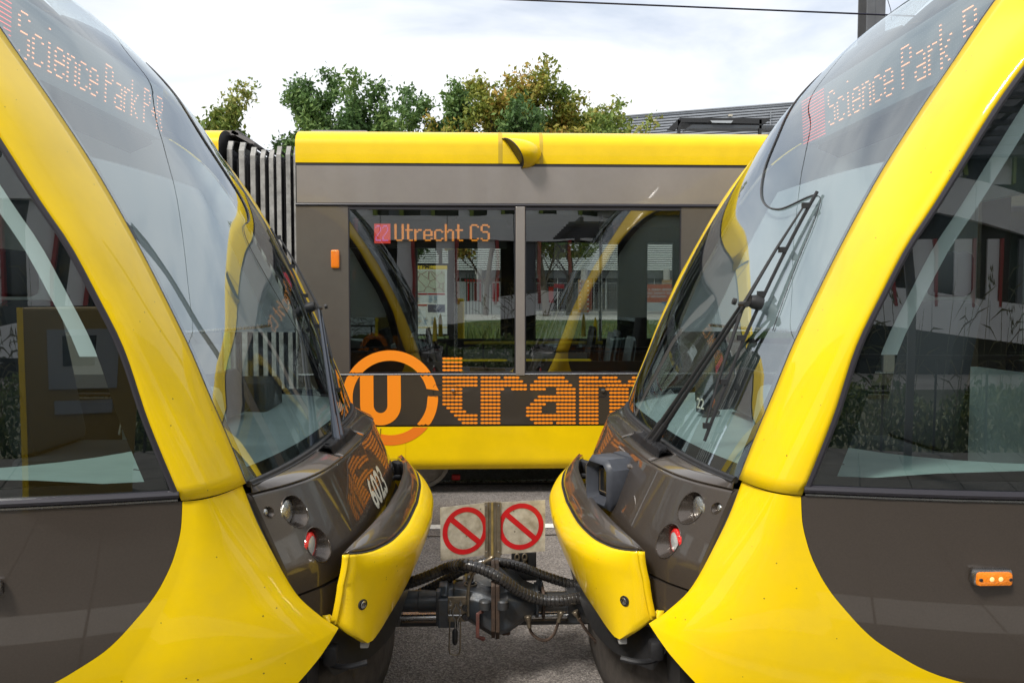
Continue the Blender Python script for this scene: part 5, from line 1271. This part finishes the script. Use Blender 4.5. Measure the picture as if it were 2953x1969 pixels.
bn = thing('banner', 'orange banner with white Dutch text hung on the site fence', 'banner', tuple(at(1900, 897, 54.8)))
p0_, p1_ = at(1862, 820, 54.9), at(1945, 872, 54.9)
b = MB(); b.box2((p0_.x, 54.88, p1_.z), (p1_.x + .3, 54.92, p0_.z)); b.build('banner_cloth', mat('banner_orange', (.55, .12, .05), .6), bn, None)
b = MB(); b.box2((p0_.x, 54.88, p1_.z - .62), (p1_.x + .3, 54.92, p1_.z)); b.build('banner_foot', louv, bn, None)
for k, tx in enumerate(['e steen draagt', 'aan betere zorg', 'or kinderen.']):
    v_, f_ = text_mesh(tx, .30, .004); cxx = (p0_.x + p1_.x) / 2 - (.25 if k == 2 else -.02); b = MB(); b.add([(cxx + x, 54.87, p0_.z - .44 - k * .235 + y) for x, y, _ in v_], f_); b.build('banner_text', louv, bn, None, recalc=False)
b = MB(); b.box2((p1_.x - .9, 54.868, p1_.z - .09), (p1_.x + .2, 54.874, p1_.z + .04)); b.box2((p1_.x - .7, 54.868, p1_.z - .22), (p1_.x + .2, 54.874, p1_.z - .11)); b.build('blue_label', mat('label_blue', (.06, .22, .45), .6), bn, None)
for (px, py, w, h_, m_, lab) in ((1589, 850, 14, 46, red, 'tall narrow red notice on the site fence'), (1612, 825, 30, 12, red, 'small tilted red notice on the site fence')):
    p = at(px, py, 54.8); s2 = 54.8 / 2280; b = MB(); b.box(p, (w * s2, .02, h_ * s2), Matrix.Rotation(0.08 if w > h_ else 0, 3, 'Y')); o = b.build('notice_board', m_, None, None); tag(o, lab, 'notice')
# white and red wall, green low wall at the left part of the view
wb = thing('white_pavilion', 'white low building with red vertical stripes and a red sign beyond the lawn', 'building', tuple(at(1400, 897, 50)))
b = MB(); p0_, p1_ = at(1335, 812, 50), at(1465, 895, 50); b.box2((p0_.x - 6, 50, .9), (p1_.x, 50.4, p0_.z)); b.build('wall', louv, wb, None)
b = MB()
for px in (1348, 1368, 1380, 1420, 1432): p = at(px, 830, 50); b.box2((p.x, 49.95, 1.7), (p.x + .16, 50.0, p0_.z - .1))
p = at(1340, 795, 50); b.box2((p.x, 49.9, at(1, 812, 50).z), (p.x + 1.8, 50.0, at(1, 804, 50).z)); b.build('red_stripe', red, wb, None)
b = MB(); 
for k in range(9): x = at(1345 + k * 9, 800, 49.5).x; b.tube([(x, 49.5, .9), (x, 49.5, at(1, 790, 49.5).z)], .03, 5)
b.build('railing', mat('dark_green_steel', (.02, .05, .03), .5), wb, None)

# information board (stop shelter side) just beyond the far track: route map poster
ib = thing('stop_information_board', 'lit poster case with a route map headed WKZ / PMC beyond the far tram', 'poster case', tuple(at(1233, 980, 10.9)))
IY = 10.9
def ip(px, py): return at(px, py, IY)
b = MB(); a_, e_ = ip(1172, 760), ip(1296, 968); b.box2((a_.x, IY, e_.z), (e_.x, IY + .12, a_.z)); b.box2((ip(1290, 0).x, IY - .05, .2), (ip(1310, 0).x, IY + .1, 2.4)); b.box2((ip(1160, 0).x, IY - .0, .2), (ip(1172, 0).x, IY + .1, 2.4)); b.build('case_frame', blackp, ib, None)
m = bpy.data.materials.new('route_map_print'); m.use_nodes = True; t = m.node_tree; bb = t.nodes['Principled BSDF']; tcn = t.nodes.new('ShaderNodeTexCoord')
v = t.nodes.new('ShaderNodeTexVoronoi'); v.feature = 'DISTANCE_TO_EDGE'; v.inputs['Scale'].default_value = 9; t.links.new(tcn.outputs['Object'], v.inputs['Vector'])
ls = t.nodes.new('ShaderNodeMath'); ls.operation = 'LESS_THAN'; ls.inputs[1].default_value = .035; t.links.new(v.outputs['Distance'], ls.inputs[0])
mi = t.nodes.new('ShaderNodeMix'); mi.data_type = 'RGBA'; t.links.new(ls.outputs[0], mi.inputs[0]); mi.inputs[6].default_value = (.50, .55, .42, 1); mi.inputs[7].default_value = (.25, .10, .08, 1); t.links.new(mi.outputs[2], bb.inputs['Base Color'])
mapm = m; paper = mat('poster_paper', (.62, .66, .64), .6, emit=(.9, 1, .98), estr=.12); bb.inputs['Emission Color'].default_value = (.9, 1, .9, 1); bb.inputs['Emission Strength'].default_value = .06
mustard = mat('poster_yellow', (.75, .55, .05), .6, emit=(1, .75, .1), estr=.1)
def pq(x0, y0, x1, y1, name, mm, dy=0.0, par=ib):
    a_, e_ = ip(x0, y0), ip(x1, y1); b = MB(); b.add([(a_.x, IY - .012 - dy, e_.z), (e_.x, IY - .012 - dy, e_.z), (e_.x, IY - .012 - dy, a_.z), (a_.x, IY - .012 - dy, a_.z)], [(0, 1, 2, 3)]); return b.build(name, mm, par, None)
pst = pq(1177, 766, 1290, 963, 'poster', paper)
pq(1177, 766, 1290, 777, 'poster_heading', mustard, .003); pq(1184, 781, 1283, 843, 'route_map', mapm, .003)
for x0, y0, x1, y1 in ((1184, 846, 1232, 850), (1234, 846, 1283, 850), (1184, 878, 1232, 882)): pq(x0, y0, x1, y1, 'timetable_bar', red, .003)
pq(1234, 878, 1283, 900, 'no_smoking_box', mat('poster_navy', (.05, .08, .16), .6), .003); pq(1177, 943, 1290, 945, 'poster_line', mustard, .003)
b = MB(); random.seed(9)
for bx, by in ((1186, 853), (1201, 853), (1236, 853), (1251, 853), (1186, 885), (1201, 888), (1204, 915), (1222, 915), (1243, 915), (1264, 915)):
    for k in range(7):
        a_, e_ = ip(bx, by + k * 3), ip(bx + random.uniform(7, 13), by + k * 3 + 1.4); b.add([(a_.x, IY - .018, e_.z), (e_.x, IY - .018, e_.z), (e_.x, IY - .018, a_.z), (a_.x, IY - .018, a_.z)], [(0, 1, 2, 3)], random.choice([0, 0, 1]))
b.build('timetable_print', [mat('print_blue', (.25, .38, .5), .6), mat('print_tan', (.7, .5, .3), .6)], ib, None)
v_, f_ = text_mesh('WKZ / PMC', .075, .001); p = ip(1208, 775); b = MB(); b.add([(p.x + x, IY - .017, p.z + y) for x, y, _ in v_], f_); b.build('heading_text', blackp, ib, None, recalc=False)
b = MB(); p = ip(1258, 888); b.tube([(p.x - .03, IY - .018, p.z), (p.x - .01, IY - .018, p.z - .025), (p.x + .04, IY - .018, p.z + .04)], .006, 5); b.build('tick_mark', louv, ib)
# yellow ticket pillar beside it
b = MB(); a_ = ip(1312, 860); b.box2((a_.x - .03, IY + .1, .2), (a_.x + .12, IY + .4, a_.z)); o = b.build('ticket_pillar', yrail, None, None, bev=.02); tag(o, 'narrow yellow ticket pillar right of the route map poster', 'ticket machine')
blades('tall_grass', at(1335, 900, 13).x, at(1480, 900, 13).x, 12.5, 15, lambda x, y: pw(y, prof), 900, .8, MATS['grass_blade'], 'tall reeds at the edge of the lawn')
# catenary mast and wires
ms = thing('catenary_mast', 'grey steel mast rising behind the right tram', 'mast', (at(2512, 20, 11).x, 11, 0))
mp_ = at(2512, 20, 11).x; galv = mat('galvanised_grey', (.14, .145, .155), .45, .5, noise=(5, .2))
b = MB(); b.box2((mp_ - .13, 10.85, 0), (mp_ + .13, 10.868, 9)); b.box2((mp_ - .13, 11.10, 0), (mp_ + .13, 11.118, 9)); b.box2((mp_ - .012, 10.868, 0), (mp_ + .012, 11.10, 9)); b.box2((mp_ - .13, 10.835, 0), (mp_ - .02, 10.85, 9)); b.build('mast_column', galv, ms, None, bev=.003)
b = MB()
for z in (5.35, 5.2): b.lathe([(.012, 0), (.012, .012), (0, .014)], (mp_ + .02, 10.835, z), (0, -1, 0), 8)
b.build('mast_bolt', steel, ms)
wire = mat('contact_wire', (.012, .012, .03), .4, .5)
w0, w1 = at(1440, -2, 8.1), at(2560, 44, 8.1); dx = (w1 - w0)
b = MB(); b.tube([w0 - dx * 1.5, w0, w0 + dx * .5 + Vector((0, 0, -.0)), w1, w1 + dx], .009, 6); o = b.build('contact_wire', wire, None); tag(o, 'thin dark overhead wire crossing the sky', 'wire')
b = MB(); b.tube([at(2557, -10, 9), at(2569, 30, 9), at(2571, 60, 9)], .004, 5); o = b.build('stay_wire', wire, None); tag(o, 'very thin slanting wire right of the steel mast', 'wire')

# ================================================================ behind the camera (mirrored in glass and paint)
GB = -15.0
mb = thing('school_building', 'white panelled building with green and red window fins, mirrored in the tram windows', 'building', (5, GB, 0))
panel = mat('panel_light_grey', (.80, .81, .82), .45, noise=(1, .06)); slate = mat('slate_panel', (.13, .14, .16), .5, noise=(1, .1)); gfin = mat('fin_green', (.20, .27, .03), .5); rfin = mat('fin_red', (.30, .02, .02), .5)
b = MB(); b.box2((-40, GB - 8, 0), (60, GB - .6, 8.5)); b.build('glazing', frit, mb, None)
random.seed(12)
def band(x0, z0_a, x1, z1_a, h, name='facade_band', m_=panel, y=GB, t=.35):
    b = MB(); n = max(1, int(abs(x1 - x0) / 2.4)); 
    for k in range(n):
        xa_, xb_ = x0 + (x1 - x0) * k / n + .012, x0 + (x1 - x0) * (k + 1) / n - .012; za, zb2 = z0_a + (z1_a - z0_a) * k / n, z0_a + (z1_a - z0_a) * (k + 1) / n
        b.prism([(xa_, y, za), (xb_, y, zb2), (xb_, y, zb2 + h), (xa_, y, za + h)], (0, -t, 0))
    return b.build(name, m_, mb, None)
band(-40, 3.9, 3.5, 3.9, .0 + .9); band(3.5, 3.9, 9, 3.1, .9); band(9, 3.1, 24, 2.4, 1.0); band(24, 2.4, 60, 2.4, 1.1)
band(-40, .35, -6, .35, .9); band(-6, .35, 2, 1.2, .8); band(2, 1.2, 12, .5, .9); band(12, .5, 60, .3, 1.0)
band(-40, 7.4, 60, 7.4, 1.2)
def rowfins(x0, x1, z0a, z1a, mf, dens=.8):
    x = x0
    while x < x1:
        w = random.uniform(.35, .9)
        b = MB(); b.box2((x, GB - .15, z0a(x)), (x + w, GB - .35, z1a(x))); b.build('wall_panel', panel if random.random() < .85 else slate, mb, None)
        b = MB(); b.box2((x + w + .02, GB + .02, z0a(x)), (x + w + .14, GB - .4, z1a(x))); b.build('window_fin', mf, mb, None)
        x += w + random.uniform(.55, 1.0)
up0 = lambda x: 4.8 if x < 3.5 else max(3.4, 4.8 - (x - 3.5) * .14); rowfins(-14, 20, up0, lambda x: 7.4, gfin)
lo0 = lambda x: 1.25 if x < -6 else 2.0; rowfins(-14, 30, lambda x: 1.6, lambda x: 3.9 if x < 3.5 else 3.1, rfin)
b = MB(); b.box2((4.0, GB + .3, 4.9), (11, GB - .2, 7.3)); b.build('slate_cladding', slate, mb, None)
# hedge and reeds along the platform
hedgem = leafmat('hedge_leaves', (.03, .07, .02), (.08, .13, .03), (.18, .21, .06))
random.seed(21); pts = []
for _ in range(30000):
    x = random.uniform(-14, 14); y = random.uniform(-5.2, -4.0); z = random.uniform(.1, .78 + .12 * math.sin(x * 1.7) + .08 * math.sin(x * 4.1)); pts.append(Vector((x, y + (.2 if z < .8 else 0), z)))
o = leafcloud('hedge', pts, .055, hedgem, None); o['kind'] = 'stuff'; o['label'] = 'dark leafy hedge behind the platform, mirrored in the cab windows'
sheet('verge', -40, 40, -12, -3.4, 0.0, soil)
sheet('forecourt', -60, 60, -40, -12, 0.0, pathm)
b = MB(); reedm = mat('reed_green', (.07, .09, .03), .8, noise=(4, .4, (.14, .11, .06)))
for _ in range(90):
    x = random.uniform(-9, 9); 
    if -1.2 < x < .2: continue
    y = random.uniform(-4.6, -3.8); h_ = random.uniform(1.3, 2.3); lx = random.gauss(0, .18); P = [Vector((x, y, 0)), Vector((x + lx * .3, y, h_ * .5)), Vector((x + lx, y, h_))]
    b.tube(P, [.008, .006, .003], 4, cap=False)
    for k in range(4):
        t = random.uniform(.35, .9); p = P[0].lerp(P[2], t); a_ = random.choice([-1, 1]) * random.uniform(.2, .55); e_ = p + Vector((a_, random.gauss(0, .1), random.uniform(.05, .4))); m_ = p.lerp(e_, .5) + Vector((0, 0, .08)); wv = Vector((0, 0, .012)); b.add([p, m_ - wv, e_, m_ + wv], [(0, 1, 2, 3)])
    if random.random() < .4:
        for k in range(14): e_ = P[2] + Vector((random.gauss(0, .03), random.gauss(0, .03), random.uniform(-.22, .05))); b.add([e_, e_ + Vector((.03, 0, -.03)), e_ + Vector((.01, 0, .05))], [(0, 1, 2)])
o = b.build('reeds', reedm, None, None, recalc=False); o['kind'] = 'stuff'; o['label'] = 'tall reeds behind the platform'
# platform fence, posts, ticket machine
pf = thing('platform_fence', 'black railing behind the platform', 'fence', (0, -3.25, .27))
b = MB()
for k in range(30): x = -12 + k * .8; b.tube([(x, -3.25, .27), (x, -3.25, 1.2)], .02, 6)
b.box2((-12, -3.27, 1.17), (11.4, -3.23, 1.21)); b.build('railing', blackp, pf)
tm = thing('ticket_machine', 'yellow ticket machine with grey screen and coin tray, mirrored in the left cab window', 'ticket machine', (-1.75, -1.2, .3))
b = MB(); b.box2((-2.02, -1.75, .3), (-0.95, -1.2, 1.66), 0, .02); b.build('cabinet', mat('machine_yellow', (.22, .15, .03), .45), tm, None)
b = MB(); b.box2((-2.04, -1.22, .3), (-1.98, -1.19, 1.66)); b.build('cabinet_edge', yrail, tm, None)
b = MB(); b.box2((-1.75, -1.2, 1.12), (-1.12, -1.185, 1.52)); b.build('front_panel', mat('machine_grey', (.25, .27, .30), .5), tm, None)
b = MB(); b.box2((-1.6, -1.185, 1.28), (-1.3, -1.178, 1.48)); b.build('screen', frit, tm, None)
b = MB(); b.box2((-1.7, -1.2, .95), (-1.15, -1.188, 1.04)); b.build('ticket_tray', MATS['machine_grey'], tm, None)
po = thing('bollard_post', 'dark round post with a yellow validator, mirrored in the left cab window', 'post', (-3.35, -1.4, .3))
b = MB(); b.lathe([(.17, .0), (.17, 1.15), (.15, 1.22), (0, 1.25)], (-3.35, -1.4, .3), (0, 0, 1), 20); b.build('post', mat('post_dark_green', (.02, .035, .035), .5), po)
b = MB(); b.box2((-3.45, -1.24, .95), (-3.2, -1.18, 1.3), 0, .02); b.build('card_reader', yrail, po, None)
# slatted stop canopy over the platform
cn = thing('stop_canopy', 'steel lattice stop canopy mirrored at the top right', 'canopy', (4.5, -1.2, .3))
b = MB()
for k in range(9): b.box2((1.6 + k * .6, -2.6, 3.02), (1.66 + k * .6, .4, 3.10))
for k in range(8): b.box2((1.4, -2.6 + k * .42, 2.98), (6.8, -2.56 + k * .42, 3.02))
b.build('canopy_lattice', MATS['galvanised_grey'], cn, None)
for x in (1.9, 6.3): b = MB(); b.box2((x - .05, -2.5, .3), (x + .05, -2.4, 3.0)); b.build('canopy_post', MATS['galvanised_grey'], cn, None)
